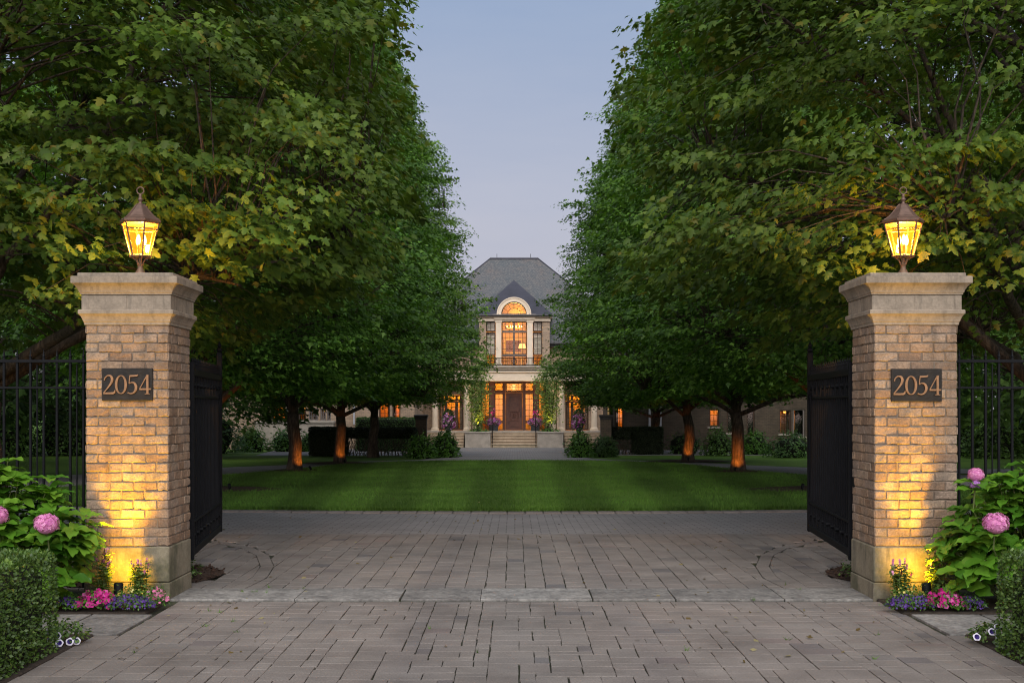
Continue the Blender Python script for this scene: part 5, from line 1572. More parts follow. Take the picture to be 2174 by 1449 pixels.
# bay windows
wy = BY + .12
for a, b in ((1065, 1091.2), (1091.2, 1118.3)):
    window(house, xb_(a), xb_(b), zb_(703.4), zb_(681.8), wy, 3, 2, 'frame')
    window(house, xb_(a), xb_(b), zb_(752.8), zb_(703.8), wy, 3, 4, 'frame')
    window(house, xb_(a), xb_(b), bz0, zb_(754.2), wy, 3, 2, 'frame')
mb = MB(); mb.box(xb_(1090.2), xb_(1092.2), wy - .075, wy - .055, bz0, zb_(681.8)); mb.box(xb_(1065), xb_(1118.3), wy - .08, wy - .06, zb_(704.6), zb_(702.4)); mb.box(xb_(1065), xb_(1118.3), wy - .08, wy - .06, zb_(755), zb_(753)); mb.build('mullion', M['frame_grey'], house)
for a, b in ((1031.8, 1051.8), (1131.6, 1151.2)):
    window(house, xb_(a), xb_(b), zb_(703), zb_(682), wy, 2, 2, 'frame')
    window(house, xb_(a), xb_(b), zb_(753), zb_(704.5), wy, 2, 4, 'frame')
    window(house, xb_(a), xb_(b), bz0, zb_(755), wy, 2, 2, 'frame')
    for (z0_, z1_) in ((zb_(703), zb_(682)), (zb_(753), zb_(704.5))):
        mb = MB(); n = 14
        for k in range(n):
            u0 = xb_(a) + (xb_(b) - xb_(a)) * k / n; u1 = xb_(a) + (xb_(b) - xb_(a)) * (k + 1) / n
            o1, o2 = (.006, .0) if k % 2 else (.0, .006)
            mb.quad((u0, wy + .14 + o1, z0_), (u1, wy + .14 + o2, z0_), (u1, wy + .14 + o2, z1_), (u0, wy + .14 + o1, z1_))
        mb.build('curtain', M['curtain'], house)
# upper room
ub, ut = bz0 - .05, ez - .12
mb = MB()
x0_, x1_ = xb_(1031.8), xb_(1151.2)
mb.quad((x0_ - .3, 83.6, ub), (x1_ + .3, 83.6, ub), (x1_ + .3, 83.6, ut), (x0_ - .3, 83.6, ut))
mb.quad((x0_ - .3, BY + .6, ub), (x0_ - .3, 83.6, ub), (x0_ - .3, 83.6, ut), (x0_ - .3, BY + .6, ut))
mb.quad((x1_ + .3, BY + .6, ub), (x1_ + .3, 83.6, ub), (x1_ + .3, 83.6, ut), (x1_ + .3, BY + .6, ut))
mb.quad((x0_ - .3, BY + .6, ut), (x1_ + .3, BY + .6, ut), (x1_ + .3, 83.6, ut), (x0_ - .3, 83.6, ut))
mb.build('upper_room', M['room'], house)
mb = MB()
vz = acz + Ri * 1.0
mb.quad((acx - .88, 81.0, ut + .004), (acx + .88, 81.0, ut + .004), (acx + .88, 81.0, vz), (acx - .88, 81.0, vz))
mb.quad((acx - .88, BY + .05, ut + .004), (acx + .88, BY + .05, ut + .004), (acx + .88, 81.0, ut + .004), (acx - .88, 81.0, ut + .004))
mb.build('arch_room', M['room'], house)
lamp('arch_light', 'POINT', (acx + .25, 80.2, acz + .25), 45, (1.0, .55, .13), house, shadow_soft_size=.08)
MB().quad((x0_ - .3, BY + .4, ub), (x1_ + .3, BY + .4, ub), (x1_ + .3, 83.6, ub), (x0_ - .3, 83.6, ub)).build('room_floor', M['room_floor'], house)
lamp('upper_room_light', 'POINT', (X_(1091), 81.0, ut - .55), 235, (1.0, .57, .10), house, shadow_soft_size=.15)
pic = thing('framed_picture', (X_(1091), 83.5, zb_(735)), 'gilt framed dark picture on the wall of the room behind the bay window', 'picture')
yy = 83.5; sx = yy / F
px0, px1, pz0, pz1 = X_(1070, yy), X_(1111, yy), Z_(751, yy), Z_(718, yy)
mb = MB(); mb.box(px0, px1, yy - .05, yy + .05, pz0, pz1, .01); mb.build('frame', M['gold'], pic)
MB().box(px0 + .14, px1 - .14, yy - .07, yy - .04, pz0 + .14, pz1 - .14).build('canvas', M['canvas'], pic)
tl = thing('table_lamp', (X_(1108.5, 81.6), 81.6, bz0), 'lit table lamp with pale shade in the room behind the bay window', 'lamp')
lz = Z_(739, 81.6)
MB().lathe((tl.location.x, 81.6, 0), [(.26, lz), (.17, lz + .30)], 18, cap=False).build('lamp_shade', M['shade'], tl)
MB().lathe((tl.location.x, 81.6, 0), [(.12, bz0), (.12, bz0 + .02), (.03, bz0 + .06), (.10, (bz0 + lz) / 2), (.03, lz), (.01, lz + .1)], 14).build('lamp_base', M['gold'], tl, True)
for cxp, lab in ((1082, 'lit chandelier in the upper window, left of the centre mullion'), (1101, 'lit chandelier in the upper window, right of the centre mullion')):
    chd = thing('chandelier', (X_(cxp, 81.2), 81.2, Z_(693, 81.2)), lab, 'chandelier', 'chandeliers in the upper window')
    c = chd.location
    mb = MB(); mb.tube([(c.x, c.y, c.z), (c.x, c.y, c.z + .9)], .012, 6)
    for k in range(5):
        a = 2 * PI * k / 5; mb.tube([(c.x, c.y, c.z - .05), (c.x + .12 * math.cos(a), c.y + .12 * math.sin(a), c.z - .12), (c.x + .2 * math.cos(a), c.y + .2 * math.sin(a), c.z - .04)], .01, 5)
    mb.build('arms', M['gold'], chd)
    for k in range(5):
        a = 2 * PI * k / 5
        MB().lathe((c.x + .2 * math.cos(a), c.y + .2 * math.sin(a), c.z - .04), [(.02, 0), (.035, .04), (.012, .11)], 8).build('candle_bulb', M['chand'], chd)
# balcony
bf = 78.75
mb = MB()
bzz = lambda py: Z_(py, bf); bxx = lambda px: X_(px, bf)
mb.box(bxx(1005), bxx(1180), bf - .18, MW, bzz(780), bzz(776), .015)
mb.box(bxx(1007), bxx(1178), bf - .10, MW, bzz(784.5), bzz(780.15), .015)
mb.box(bxx(1009), bxx(1176), bf - .02, MW, bzz(789.5), bzz(784.7), .015)
mb.build('balcony_slab', M['h_stone_grey'], house)
mb = MB()
mb.box(bxx(900), bxx(1284), bf + .04, MW, bzz(803.4), bzz(790), .01); mb.box(bxx(898), bxx(1286), bf - .02, MW, bzz(808), bzz(803.6), .01)
mb.box(bxx(896), bxx(1288), bf - .06, MW, bzz(789.9), bzz(788.2), .01)
mb.build('entablature', M['h_stone'], house)
mb = MB()
ry = bf + .05; r0, r1 = bxx(1030), bxx(1153); zt_, zl_ = bzz(759), bzz(774.5)
mb.box(r0, r1, ry - .03, ry + .03, zt_ - .04, zt_); mb.box(r0, r1, ry - .02, ry + .02, zl_ - .02, zl_ + .02)
n = 44
for k in range(n + 1):
    x = r0 + (r1 - r0) * k / n; mb.box(x - .011, x + .011, ry - .011, ry + .011, zl_ - .06, zt_ - .02)
for k in range(7):
    a = [(X_(1091.5) + math.cos(q * PI / 8) * .16 + (k - 3) * .0, ry - .02, (zt_ + zl_) / 2 + math.sin(q * PI / 8) * .16) for q in range(17)]
mb.tube(a, .016, 5)
for x in (r0, r1): mb.box(x - .03, x + .03, ry - .03, ry + .03, bzz(776), zt_ + .06)
mb.build('balcony_railing', M['iron'], house)

# columns along the ground floor
cy = 79.15
def column(px0, px1):
    x = X_((px0 + px1) / 2, cy); r_ = (px1 - px0) / 2 * cy / F * .82
    z0, z1 = FL - .02, bzz(808)
    mb = MB()
    mb.box(x - r_ * 1.35, x + r_ * 1.35, cy - r_ * 1.35, cy + r_ * 1.35, z0, z0 + .10, .01)
    mb.lathe((x, cy, z0), [(r_ * 1.25, .10), (r_ * 1.3, .15), (r_ * 1.08, .20), (r_, .26), (r_ * .98, (z1 - z0) * .4), (r_ * .86, z1 - z0 - .24), (r_ * .98, z1 - z0 - .2), (r_ * .9, z1 - z0 - .16), (r_ * 1.2, z1 - z0 - .09)], 20)
    mb.box(x - r_ * 1.3, x + r_ * 1.3, cy - r_ * 1.3, cy + r_ * 1.3, z1 - .09, z1 - .002, .01)
    mb.build('column', M['h_stone'], house)
for a, b in ((915.5, 931), (984.5, 998.5), (1184.5, 1198.5), (1253.5, 1269)): column(a, b)
for a, b in ((1003, 1018), (1165, 1180), (1183, 1199), (985, 1000)):
    MB().box(X_(a), X_(b), MW - .12, MW - .002, FL, ENT0).build('wall_pilaster', M['h_stone'], house)

# entrance: door, sidelights, transoms
dy = MW + .12
t0, t1 = Z_(829), Z_(811.5)
def unit(px0, px1, cols, rows):
    window(house, X_(px0), X_(px1), Z_(894.5), Z_(834.5), dy, cols, rows, 'frame', .05)
    window(house, X_(px0), X_(px1), FL + .02, Z_(896), dy, cols, 1, 'frame', .05)
    w_ = window(house, X_(px0), X_(px1), t0 - .02, t1, dy, 1, 2, 'frame', .05, name='transom_window')
    cx, cz = (X_(px0) + X_(px1)) / 2, (t0 + t1) / 2; rr = min(X_(px1) - X_(px0), t1 - t0) / 2 - .05
    MB().tube([(cx + rr * math.cos(k * PI / 12), dy - .04, cz + rr * math.sin(k * PI / 12)) for k in range(25)], .014, 5).build('glazing_ring', M['frame'], w_)
for a, b in ((1022, 1039), (1050, 1068.4), (1114.5, 1133), (1143, 1158)): unit(a, b, 2, 5)
mb = MB()
for a, b in ((1019.9, 1022), (1039, 1050), (1068.4, 1073.2), (1109.4, 1114.5), (1133, 1143), (1158, 1161.1)): mb.box(X_(a), X_(b), dy - .09, dy + .12, FL, ENT0 - .002, .01)
for a, b in ((1022, 1039), (1050, 1068.4), (1114.5, 1133), (1143, 1158)):
    mb.box(X_(a), X_(b), dy - .07, dy + .07, Z_(834.4), t0 - .021); mb.box(X_(a), X_(b), dy - .07, dy + .07, Z_(895.9), Z_(894.6)); mb.box(X_(a), X_(b), dy - .07, dy + .07, t1 + .001, ENT0 - .003)
mb.box(X_(1073.2), X_(1109.4), dy - .08, dy + .08, Z_(833.2), Z_(831.2)); mb.box(X_(1073.2), X_(1109.4), dy - .08, dy + .08, t1 + .001, ENT0 - .003)
mb.build('door_surround', M['door'], house)
w_ = window(house, X_(1073.4), X_(1109.2), Z_(831), t1, dy, 4, 2, 'frame', .07, name='transom_window')
for s in (-1, 1):
    cx = X_(1091.3) + s * .28
    MB().tube([(cx + .2 * math.cos(k * PI / 10), dy - .04, Z_(822) + .2 * math.sin(k * PI / 10)) for k in range(21)], .013, 5).build('glazing_ring', M['frame'], w_)
# door leaf
d0, d1, dz0, dz1 = X_(1073.6), X_(1109), FL + .01, Z_(833.4)
mb = MB(); mb.box(d0, d1, dy - .05, dy + .03, dz0, dz1, .01)
dcx = (d0 + d1) / 2; mz = Z_(882)
for (z0_, z1_) in ((Z_(874), dz1 - .2), (dz0 + .22, Z_(891))):
    for a, b, c, d in ((d0 + .17, d1 - .17, z1_ - .05, z1_), (d0 + .17, d1 - .17, z0_, z0_ + .03), (d0 + .17, d0 + .22, z0_ + .03, z1_ - .05), (d1 - .22, d1 - .17, z0_ + .03, z1_ - .05)):
        mb.box(a, b, dy - .08, dy - .0505, c, d, .008)
for rr in (.27, .13):
    mb.tube([(dcx + rr * math.cos(k * PI / 14), dy - .06, mz + rr * math.sin(k * PI / 14)) for k in range(29)], .028, 6)
mb.lathe((dcx, dy - .06, mz), [(.07, -.05), (.07, .05)], 12)
door = mb.build('front_door', M['door'], house)
MB().box(d1 - .12, d1 - .07, dy - .11, dy - .051, Z_(885), Z_(872), .01).build('door_handle', M['gutter'], door)
# french doors
for a, b in fd:
    m_ = (a + b) / 2
    for u, v in ((a, a + (b - a) * .28), (a + (b - a) * .28, b - (b - a) * .28), (b - (b - a) * .28, b)):
        window(house, u, v, FL + .02, Z_(851), dy, 2, 5, 'frame', .09, name='french_door')
        window(house, u, v, Z_(850.5), Z_(838.5), dy, 2, 1, 'frame', .07, name='transom_window')
for px0, px1 in ((935, 942), (975, 981), (1204, 1210), (1242, 1248)):
    mb = MB(); n = 10
    for k in range(n):
        u0 = X_(px0) + (X_(px1) - X_(px0)) * k / n; u1 = X_(px0) + (X_(px1) - X_(px0)) * (k + 1) / n; o1, o2 = ((.05, 0) if k % 2 else (0, .05))
        mb.quad((u0, dy + .3 + o1, FL + .02), (u1, dy + .3 + o2, FL + .02), (u1, dy + .3 + o2, ENT0 - .35), (u0, dy + .3 + o1, ENT0 - .35))
    mb.build('curtain', M['curtain'], house)
# ground floor rooms
for nm, a, b, yb, e, lx in (('hall', ex0 - .5, ex1 + .5, 84.5, 340, X_(1091)), ('side_room', fd[0][0] - .8, ex0 - .55, 83.5, 165, X_(955)), ('side_room', ex1 + .55, fd[1][1] + .8, 83.5, 165, X_(1228))):
    mb = MB(); z0_, z1_ = FL - .01, ENT0 + .25; ya = MW + .31
    mb.quad((a, yb, z0_), (b, yb, z0_), (b, yb, z1_), (a, yb, z1_)); mb.quad((a, ya, z0_), (a, yb, z0_), (a, yb, z1_), (a, ya, z1_)); mb.quad((b, ya, z0_), (b, yb, z0_), (b, yb, z1_), (b, ya, z1_)); mb.quad((a, ya, z1_), (b, ya, z1_), (b, yb, z1_), (a, yb, z1_))
    for k in range(5):     # panelled back wall and door openings
        u = a + (b - a) * (k + .3) / 5; mb.box(u, u + .12, yb - .1, yb - .01, z0_, z1_ - .1)
    mb.build(nm, M['room'], house)
    mb = MB()
    for k in range(3):
        u = a + (b - a) * (k + .42) / 3.2; mb.box(u, u + .5, yb - .6, yb - .2, z0_, z0_ + .9 + .4 * (k % 2))
    mb.build('furniture', M['door'], house)
    MB().quad((a, ya, z0_), (b, ya, z0_), (b, yb, z0_), (a, yb, z0_)).build('room_floor', M['room_floor'], house)
    lamp('room_light', 'POINT', (lx, 82.2, z1_ - .55), e, (1.0, .56, .09), house, shadow_soft_size=.12)
hl = thing('hall_lantern', (X_(1091, 81.5), 81.5, Z_(826, 81.5)), 'lit hall lantern seen through the transom over the front door', 'lamp')
MB().lathe(tuple(hl.location), [(.05, -.02), (.14, .05), (.16, .16), (.05, .3)], 8).build('lamp_body', M['shade'], hl)
MB().tube([hl.location + Vector((0, 0, .3)), hl.location + Vector((0, 0, .75))], .012, 6).build('chain', M['gold'], hl)

# landing, steps, planters
sf = 78.05
mb = MB(); mb.box(HL + .3, HR_ - .3, sf + .02, MW, HG - .1, FL - .004, .015); mb.build('landing', M['h_stone_grey'], house)
mb = MB(); nst = 5; rise = (FL - HG - .02) / (nst + .6)
sx0, sx1 = X_(1041.5, sf), X_(1140.5, sf)
for k in range(nst):
    z1_ = FL - rise * (k + .55)
    mb.box(sx0, sx1, sf - .36 * (k + 1), sf - .36 * k + .015, HG - .1, z1_ - .055)
    mb.box(sx0, sx1, sf - .36 * (k + 1) - .035, sf - .36 * k + .012, z1_ - .05, z1_, .012)
mb.build('front_steps', M['step_stone'], house)
for a, b in ((905, 986.5), (1196.5, 1280)):
    mb = MB()
    for k in range(nst):
        z1_ = FL - rise * (k + .55)
        mb.box(X_(a, sf), X_(b, sf), sf - .36 * (k + 1), sf - .36 * k + .015, HG - .1, z1_ - .055); mb.box(X_(a, sf), X_(b, sf), sf - .36 * (k + 1) - .035, sf - .36 * k + .012, z1_ - .05, z1_, .012)
    mb.build('side_steps', M['step_stone'], house)
pf = 75.9
planter_tops = []
for a, b, lab in ((987, 1041.3, 'left'), (1140.7, 1196, 'right')):
    x0_, x1_ = X_(a, pf), X_(b, pf); zt_ = Z_(916, pf)
    mb = MB(); mb.box(x0_, x1_, pf, sf + .015, HG - .1, zt_ - .09, .01)
    w_ = mb.build('planter_wall', M['h_stone_grey'], house)
    MB().box(x0_ - .05, x1_ + .05, pf - .05, sf + .016, zt_ - .088, zt_, .02).build('coping', M['h_stone_grey'], w_)
    planter_tops.append(((x0_ + x1_) / 2, zt_))
for px in (1045.5, 1137.5):
    x = X_(px, 76.6)
    mb = MB(); mb.tube([(x, 76.25, HG), (x, 76.25, HG + .95), (x, 78.0, FL + .9), (x, 78.0, FL)], .022, 6); mb.tube([(x, 77.1, HG + .3), (x, 77.1, HG + 1.35)], .014, 5)
    mb.build('handrail', M['iron'], house)

# potted flowers and planter trees
def pot_flowers(px, Y, zbase, pr, ph, fr, fh, label, group, seed, up=0):
    x = X_(px, Y); base = Vector((x, Y, zbase))
    t = thing('flower_pot', base, label, 'planter', group)
    MB().box(x - pr, x + pr, Y - pr, Y + pr, zbase, zbase + ph, .03).build('pot', M['pot'], t)
    g = rng(seed); n = 520
    q = norm(g.normal(0, 1, (n, 3))); P = q * np.array([fr, fr * .9, fh]) * g.uniform(.75, 1.05, n)[:, None] + np.array([x, Y, zbase + ph + fh * .35])
    V, T = scatter(F5, P, norm(g.normal(0, 1, (n, 3))), q + g.normal(0, .4, (n, 3)), .10 * g.uniform(.7, 1.2, n))
    np_mesh('blossoms', V, T, M['potmix'], t)
    if up:
        n = 30; P = np.stack([x + g.normal(0, .12, n), Y + g.normal(0, .1, n), zbase + ph + fh + g.random(n) * up], 1)
        V, T = scatter(F5, P, norm(g.normal(0, 1, (n, 3))), norm(g.normal(0, 1, (n, 3))), .11 * g.uniform(.7, 1.2, n)); np_mesh('tall_flowers', V, T, M['magenta'], t)
        MB().tube([(x, Y, zbase + ph), (x, Y, zbase + ph + fh + up * .8)], .02, 5).build('stem', M['twig'], t)
    return t
pot_flowers(1048, 78.6, FL, .28, .42, .46, .30, 'dark pot of purple flowers left of the front door with red bloom above', 'flower pots on the landing', 401, .75)
pot_flowers(1136, 78.6, FL, .28, .42, .46, .30, 'dark pot of purple flowers right of the front door with red bloom above', 'flower pots on the landing', 402, .55)
for px, lab, sd in ((952, 'urn of hanging pink flowers before the left french doors', 403), (1229, 'urn of hanging pink flowers before the right french doors', 404)):
    Y = 71.0; z = gz(Y); x = X_(px, Y)
    t = thing('flower_urn', (x, Y, z), lab, 'planter', 'flower urns by the side steps')
    MB().lathe((x, Y, z), [(.28, 0), (.28, .15), (.12, .25), (.10, 1.0), (.22, 1.15), (.26, 1.4), (.28, 1.42)], 14).build('urn', M['pot'], t, True)
    g = rng(sd); n = 330; q = norm(g.normal(0, 1, (n, 3)))
    P = q * np.array([.42, .42, .5]) * g.uniform(.6, 1.05, n)[:, None] + np.array([x, Y, z + 1.55])
    V, T = scatter(F5, P, norm(g.normal(0, 1, (n, 3))), q + g.normal(0, .4, (n, 3)), .11 * g.uniform(.7, 1.2, n)); np_mesh('blossoms', V, T, M['potmix'], t)
    n = 300; q = norm(g.normal(0, 1, (n, 3))); P = q * np.array([.26, .26, .42]) + np.array([x, Y, z + 1.75])
    V, T = scatter(SIMPLE, P, q, norm(g.normal(0, 1, (n, 3))), .13 * g.uniform(.7, 1.2, n)); np_mesh('foliage', V, T, M['back_leaf'], t)

def planter_tree(x, Y, z, s, label, seed):
    r = random.Random(seed); g = rng(seed)
    t = thing('planter_tree', (x, Y, z), label, 'tree', 'pale trees in the planters by the steps')
    mb = MB(); P = []; TP = []
    for k in range(9):
        a = r.uniform(0, 2 * PI); e = Vector((x + math.cos(a) * r.uniform(.35, 1.15), Y + math.sin(a) * r.uniform(.1, .6), z + r.uniform(2.7, 4.5)))
        b = Vector((x + r.uniform(-.12, .12), Y + r.uniform(-.1, .1), z - .05)); m_ = b.lerp(e, .5) + Vector(((e.x - x) * -.18, 0, 0))
        mb.tube([b, m_, e], [.028, .018, .006], 5)
        for q in range(430):
            u = r.random() ** .8 * .9 + .12
            p = (b.lerp(m_, u * 2) if u < .5 else m_.lerp(e, u * 2 - 1))
            sp_ = .12 + .42 * math.sin(min(u, 1) * PI * .85)
            P.append((p.x + r.gauss(0, sp_ * .62), p.y + r.gauss(0, sp_ * .5), p.z + r.gauss(0, .22))); TP.append((r.gauss(0, .6), r.gauss(0, .6), r.gauss(-.2, .6)))
    mb.build('trunk', M['bark'], t)
    P = np.array(P); V, T = scatter(SIMPLE, P, np.array(TP), g.normal(0, .6, (len(P), 3)) + np.array([0, -.5, .6]), .13 * g.uniform(.6, 1.2, len(P)))
    np_mesh('crown', V, T, M['lime_leaf'], t)
    mb = MB(); V, T = dome_leaves(g, (x, Y, z), .62, .6, .22, 260, SIMPLE, .12); np_mesh('underplanting', V, T, M['shrub_leaf'], t)
planter_tree(planter_tops[0][0] + .02, 76.9, planter_tops[0][1] - .02, -1, 'pale multi-stemmed tree in the planter left of the front steps', 411)
planter_tree(planter_tops[1][0] - .02, 76.9, planter_tops[1][1] - .02, 1, 'pale multi-stemmed tree in the planter right of the front steps', 412)
for (x, z), lab in zip(planter_tops, ('small uplight in the planter left of the steps', 'small uplight in the planter right of the steps')):
    ground_spot((x, 76.35, z), (x, 76.9, z + 2.4), 170, lab, (1.0, .6, .15), math.radians(70), .7, 'uplights in the planters')

for px, lab in ((1012, 'added small spotlight on the landing brightening the facade left of the door'), (1170, 'added small spotlight on the landing brightening the facade right of the door')):
    ground_spot((X_(px, 78.3), 78.3, FL), (X_(1091 + (px - 1091) * .5), 79.8, FL + 5.2), 420, lab, (1.0, .72, .42), math.radians(80), 1.0, 'added facade spotlights on the landing')  # unseen lamps added to brighten the house front
# brick piers by the forecourt
for p0, p1, lab in ((880, 907, 'dark brick pier with flat cap at the end of the left leggy hedge'), (1274, 1300, 'dark brick pier with flat cap at the end of the right leggy hedge')):
    Y = 58.5; x0_, x1_ = X_(p0 + 2, Y), X_(p1 - 2, Y); z0_, z1_ = gz(Y), Z_(880, Y)
    t = thing('brick_pier', ((x0_ + x1_) / 2, Y, z0_), lab, 'pier', 'brick piers by the forecourt')
    MB().box(x0_, x1_, Y, Y + .5, z0_ - .1, z1_ - .22).build('shaft', M['h_brick_shaded'], t)
    MB().rings(x0_, x1_, Y, Y + .5, [(0, z1_ - .222), (.03, z1_ - .2), (.03, z1_ - .14), (.07, z1_ - .07), (.07, z1_ - .01), (0, z1_)]).build('cap', M['core'] if False else M['gutter'], t)

# ------------------------------------------------------------------ wings of the house
def wing(label, x0, x1, Y, holes, base_holes, depth=9, eave_py=815, plinth=None, mat='h_brick_shaded', grp='low wings of the house'):
    zg = gz(Y); t = thing('house_wing', ((x0 + x1) / 2, Y, zg), label, 'building', grp)
    ze = Z_(eave_py, Y)
    mb = MB(); wall_with_holes(mb, x0, x1, zg - .1, ze, Y, .3, [h[:4] for h in holes]); mb.box(x0, x0 + .3, Y + .3, Y + depth, zg - .1, ze); mb.box(x1 - .3, x1, Y + .3, Y + depth, zg - .1, ze); mb.box(x0 + .3, x1 - .3, Y + depth - .3, Y + depth, zg - .1, ze)
    mb.build('wall', M[mat], t)
    ry_ = Y + depth / 2; rz_ = ze + depth * .42
    mb = MB(); a, b = x0 - .3, x1 + .3
    mb.add([(a, Y - .4, ze), (b, Y - .4, ze), (b, Y + depth + .4, ze), (a, Y + depth + .4, ze), (a + 2.5, ry_, rz_), (b - 2.5, ry_, rz_)], [(0, 1, 5, 4), (1, 2, 5), (2, 3, 4, 5), (3, 0, 4), (3, 2, 1, 0)])
    mb.build('roof', M['slate'], t)
    for h in holes:
        lit = h[4]
        window(t, h[0], h[1], h[2], h[3], Y + .12, h[5], h[6], h[7] if len(h) > 7 else 'frame', .07)
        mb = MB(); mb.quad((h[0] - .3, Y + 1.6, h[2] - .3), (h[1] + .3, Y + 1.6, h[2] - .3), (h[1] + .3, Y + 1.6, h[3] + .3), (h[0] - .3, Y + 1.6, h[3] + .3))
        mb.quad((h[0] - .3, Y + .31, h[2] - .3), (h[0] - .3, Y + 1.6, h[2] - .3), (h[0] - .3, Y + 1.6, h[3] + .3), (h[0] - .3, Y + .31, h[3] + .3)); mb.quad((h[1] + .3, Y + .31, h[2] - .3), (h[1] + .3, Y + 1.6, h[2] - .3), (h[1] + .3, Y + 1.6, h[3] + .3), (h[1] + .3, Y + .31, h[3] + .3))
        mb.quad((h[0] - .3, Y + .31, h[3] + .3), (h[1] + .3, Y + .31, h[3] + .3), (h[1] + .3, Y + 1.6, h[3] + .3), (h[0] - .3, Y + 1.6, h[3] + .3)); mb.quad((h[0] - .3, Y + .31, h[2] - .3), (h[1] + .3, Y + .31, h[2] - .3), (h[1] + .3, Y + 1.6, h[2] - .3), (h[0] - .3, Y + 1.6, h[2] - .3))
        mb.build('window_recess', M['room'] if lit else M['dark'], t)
        MB().box(h[0] - .1, h[1] + .1, Y - .06, Y - .002, h[2] - .1, h[2] - .002).build('sill', M['h_stone_grey'], t)
        if lit: lamp('room_light', 'POINT', ((h[0] + h[1]) / 2 + .1, Y + .95, h[3] - .1), lit, (1.0, .42, .07), t, shadow_soft_size=.1)
    if plinth:
        MB().box(plinth[0], plinth[1], Y - .5, Y - .003, zg - .1, plinth[2], .02).box(plinth[0] - .05, plinth[1] + .05, Y - .56, Y - .0035, plinth[2] + .001, plinth[2] + .14, .02).build('stone_base', M['h_stone_grey'], t)
    return t
YW = 72.0; xw = lambda p: X_(p, YW); zw = lambda p: Z_(p, YW)
def H(p0, p1, q0, q1, lit, c, r_, m='frame'): return (xw(p0), xw(p1), zw(q1), zw(q0), lit, c, r_, m)
lw = wing('low left wing with grey stone base and a row of windows under the maples', xw(460), xw(880), YW,
     [H(578, 606, 862, 892, 16, 2, 2), H(634, 650, 862, 892, 16, 2, 2), H(655, 676, 866, 892, 0, 4, 3, 'frame_grey'), H(680, 692, 866, 892, 5, 2, 3, 'frame_grey'), H(694, 703, 866, 892, 0, 1, 3, 'frame_grey'), H(805, 828, 855, 888, 14, 2, 3), H(833, 850, 855, 888, 14, 2, 3)], [], plinth=(xw(545), xw(711), zw(898)), mat='h_brick')
MB().tube([(xw(752), YW - .08, zw(900)), (xw(752), YW - .08, zw(818))], .055, 8).build('downpipe', M['downpipe'], lw)
YW = 69.0
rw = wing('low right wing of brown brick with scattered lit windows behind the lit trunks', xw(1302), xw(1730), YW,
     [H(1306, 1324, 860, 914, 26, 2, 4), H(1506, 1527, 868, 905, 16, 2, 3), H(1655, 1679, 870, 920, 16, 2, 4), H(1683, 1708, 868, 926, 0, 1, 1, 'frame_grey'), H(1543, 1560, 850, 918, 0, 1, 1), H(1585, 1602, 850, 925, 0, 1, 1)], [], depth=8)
for p in (1379, 1402): MB().tube([(xw(p), YW - .08, zw(925)), (xw(p), YW - .08, zw(818))], .06, 8).build('downpipe', M['downpipe'], rw)

# ------------------------------------------------------------------ light and camera
w = bpy.data.worlds.new('World'); scene.world = w; w.use_nodes = True
nt = w.node_tree; nt.nodes.clear()
out = nt.nodes.new('ShaderNodeOutputWorld'); bgn = nt.nodes.new('ShaderNodeBackground')
tc = nt.nodes.new('ShaderNodeTexCoord'); sp = nt.nodes.new('ShaderNodeSeparateXYZ'); nt.links.new(tc.outputs['Generated'], sp.inputs[0])
cr = ramp(nt, [(0.0, (0.51, 0.485, 0.56)), (0.10, (0.475, 0.475, 0.575)), (0.17, (0.425, 0.455, 0.585)), (0.30, (0.315, 0.395, 0.57)), (0.6, (0.38, 0.46, 0.60)), (1.0, (0.45, 0.51, 0.62))], sp.outputs[2])
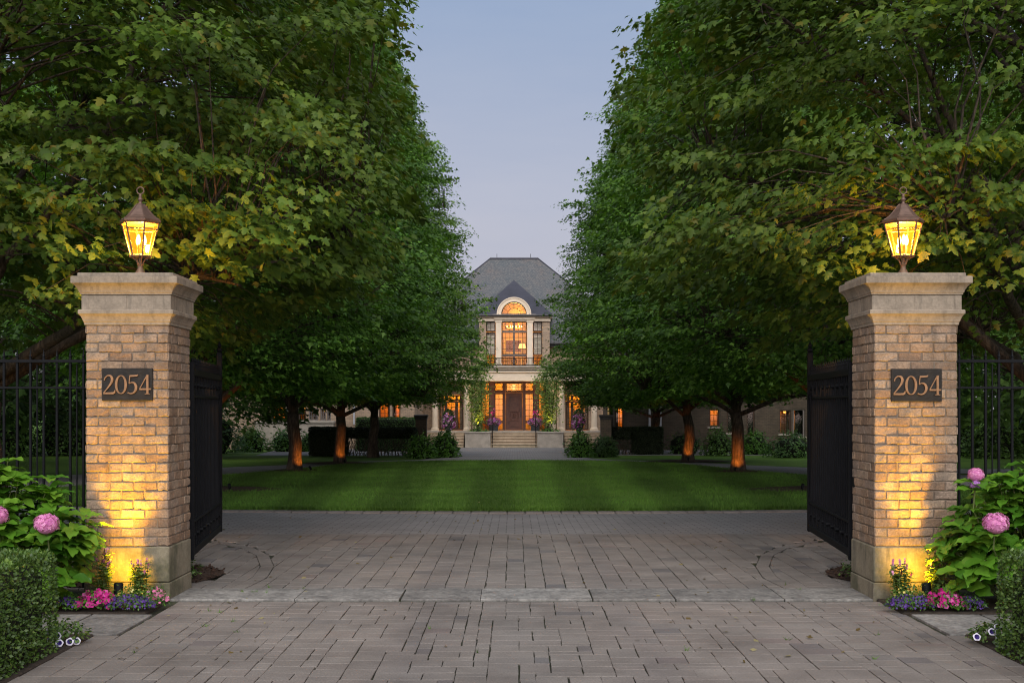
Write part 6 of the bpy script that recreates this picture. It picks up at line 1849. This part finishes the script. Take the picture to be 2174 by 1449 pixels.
# after-glow of the sunset behind the photographer
back = nt.nodes.new('ShaderNodeMapRange'); nt.links.new(sp.outputs[1], back.inputs[0])
back.inputs[1].default_value = 0.15; back.inputs[2].default_value = -1.0; back.inputs[3].default_value = 0.0; back.inputs[4].default_value = 1.0
glow = mixc(nt, (1, 1, 1), (5.6, 4.8, 4.0), back.outputs[0])
skyc = mixc(nt, cr.outputs[0], glow, 1.0, 'MULTIPLY')
sky = nt.nodes.new('ShaderNodeTexSky'); sky.sky_type = 'NISHITA'; sky.sun_disc = False
sky.sun_elevation = math.radians(4); sky.sun_rotation = math.radians(180)
hz = noise(nt, 2.2, 5, 0.6); mp_ = nt.nodes.new('ShaderNodeMapping'); mp_.inputs['Scale'].default_value = (1, 1, 4.5); nt.links.new(tc.outputs['Generated'], mp_.inputs[0]); nt.links.new(mp_.outputs[0], hz.inputs['Vector'])
hzr = ramp(nt, [(0.35, (0.93, 0.955, 0.98)), (0.7, (1.08, 1.05, 1.01))], hz.outputs[0])
skyc = mixc(nt, skyc, hzr.outputs[0], 1.0, 'MULTIPLY')
skys = mixc(nt, sky.outputs[0], (0.012, 0.012, 0.012), 1.0, 'MULTIPLY')
tot = mixc(nt, skyc, skys, 1.0, 'ADD')
nt.links.new(tot, bgn.inputs[0]); bgn.inputs[1].default_value = 1.0
nt.links.new(bgn.outputs[0], out.inputs[0])

sun = lamp('dusk_sun', 'SUN', (0, -20, 30), 2.55, (1.0, .93, .85), None, angle=math.radians(50))
aim(sun, (0.0, 1.0, -0.85), (0, 0, 0))

cam = bpy.data.cameras.new('camera'); co = bpy.data.objects.new('camera', cam); COL.objects.link(co)
co.location = (0, 0, CZ); co.rotation_euler = (PI / 2, 0, 0)
cam.sensor_width = 36.0; cam.lens = 36.0 * F / 2174.0
cam.shift_x = -(PX - 1087) / 2174.0; cam.shift_y = (PY - 724.5) / 2174.0
cam.clip_start = .1; cam.clip_end = 3000
scene.camera = co
scene.view_settings.view_transform = 'Standard'; scene.view_settings.look = 'None'; scene.view_settings.exposure = 0
scene.render.engine = 'CYCLES'
cy_ = scene.cycles
cy_.max_bounces = 6; cy_.diffuse_bounces = 3; cy_.glossy_bounces = 2; cy_.transmission_bounces = 4; cy_.transparent_max_bounces = 8
cy_.sample_clamp_indirect = 4.0; cy_.use_denoising = True
cy_.pixel_filter_type = 'BLACKMAN_HARRIS'; cy_.filter_width = 1.1
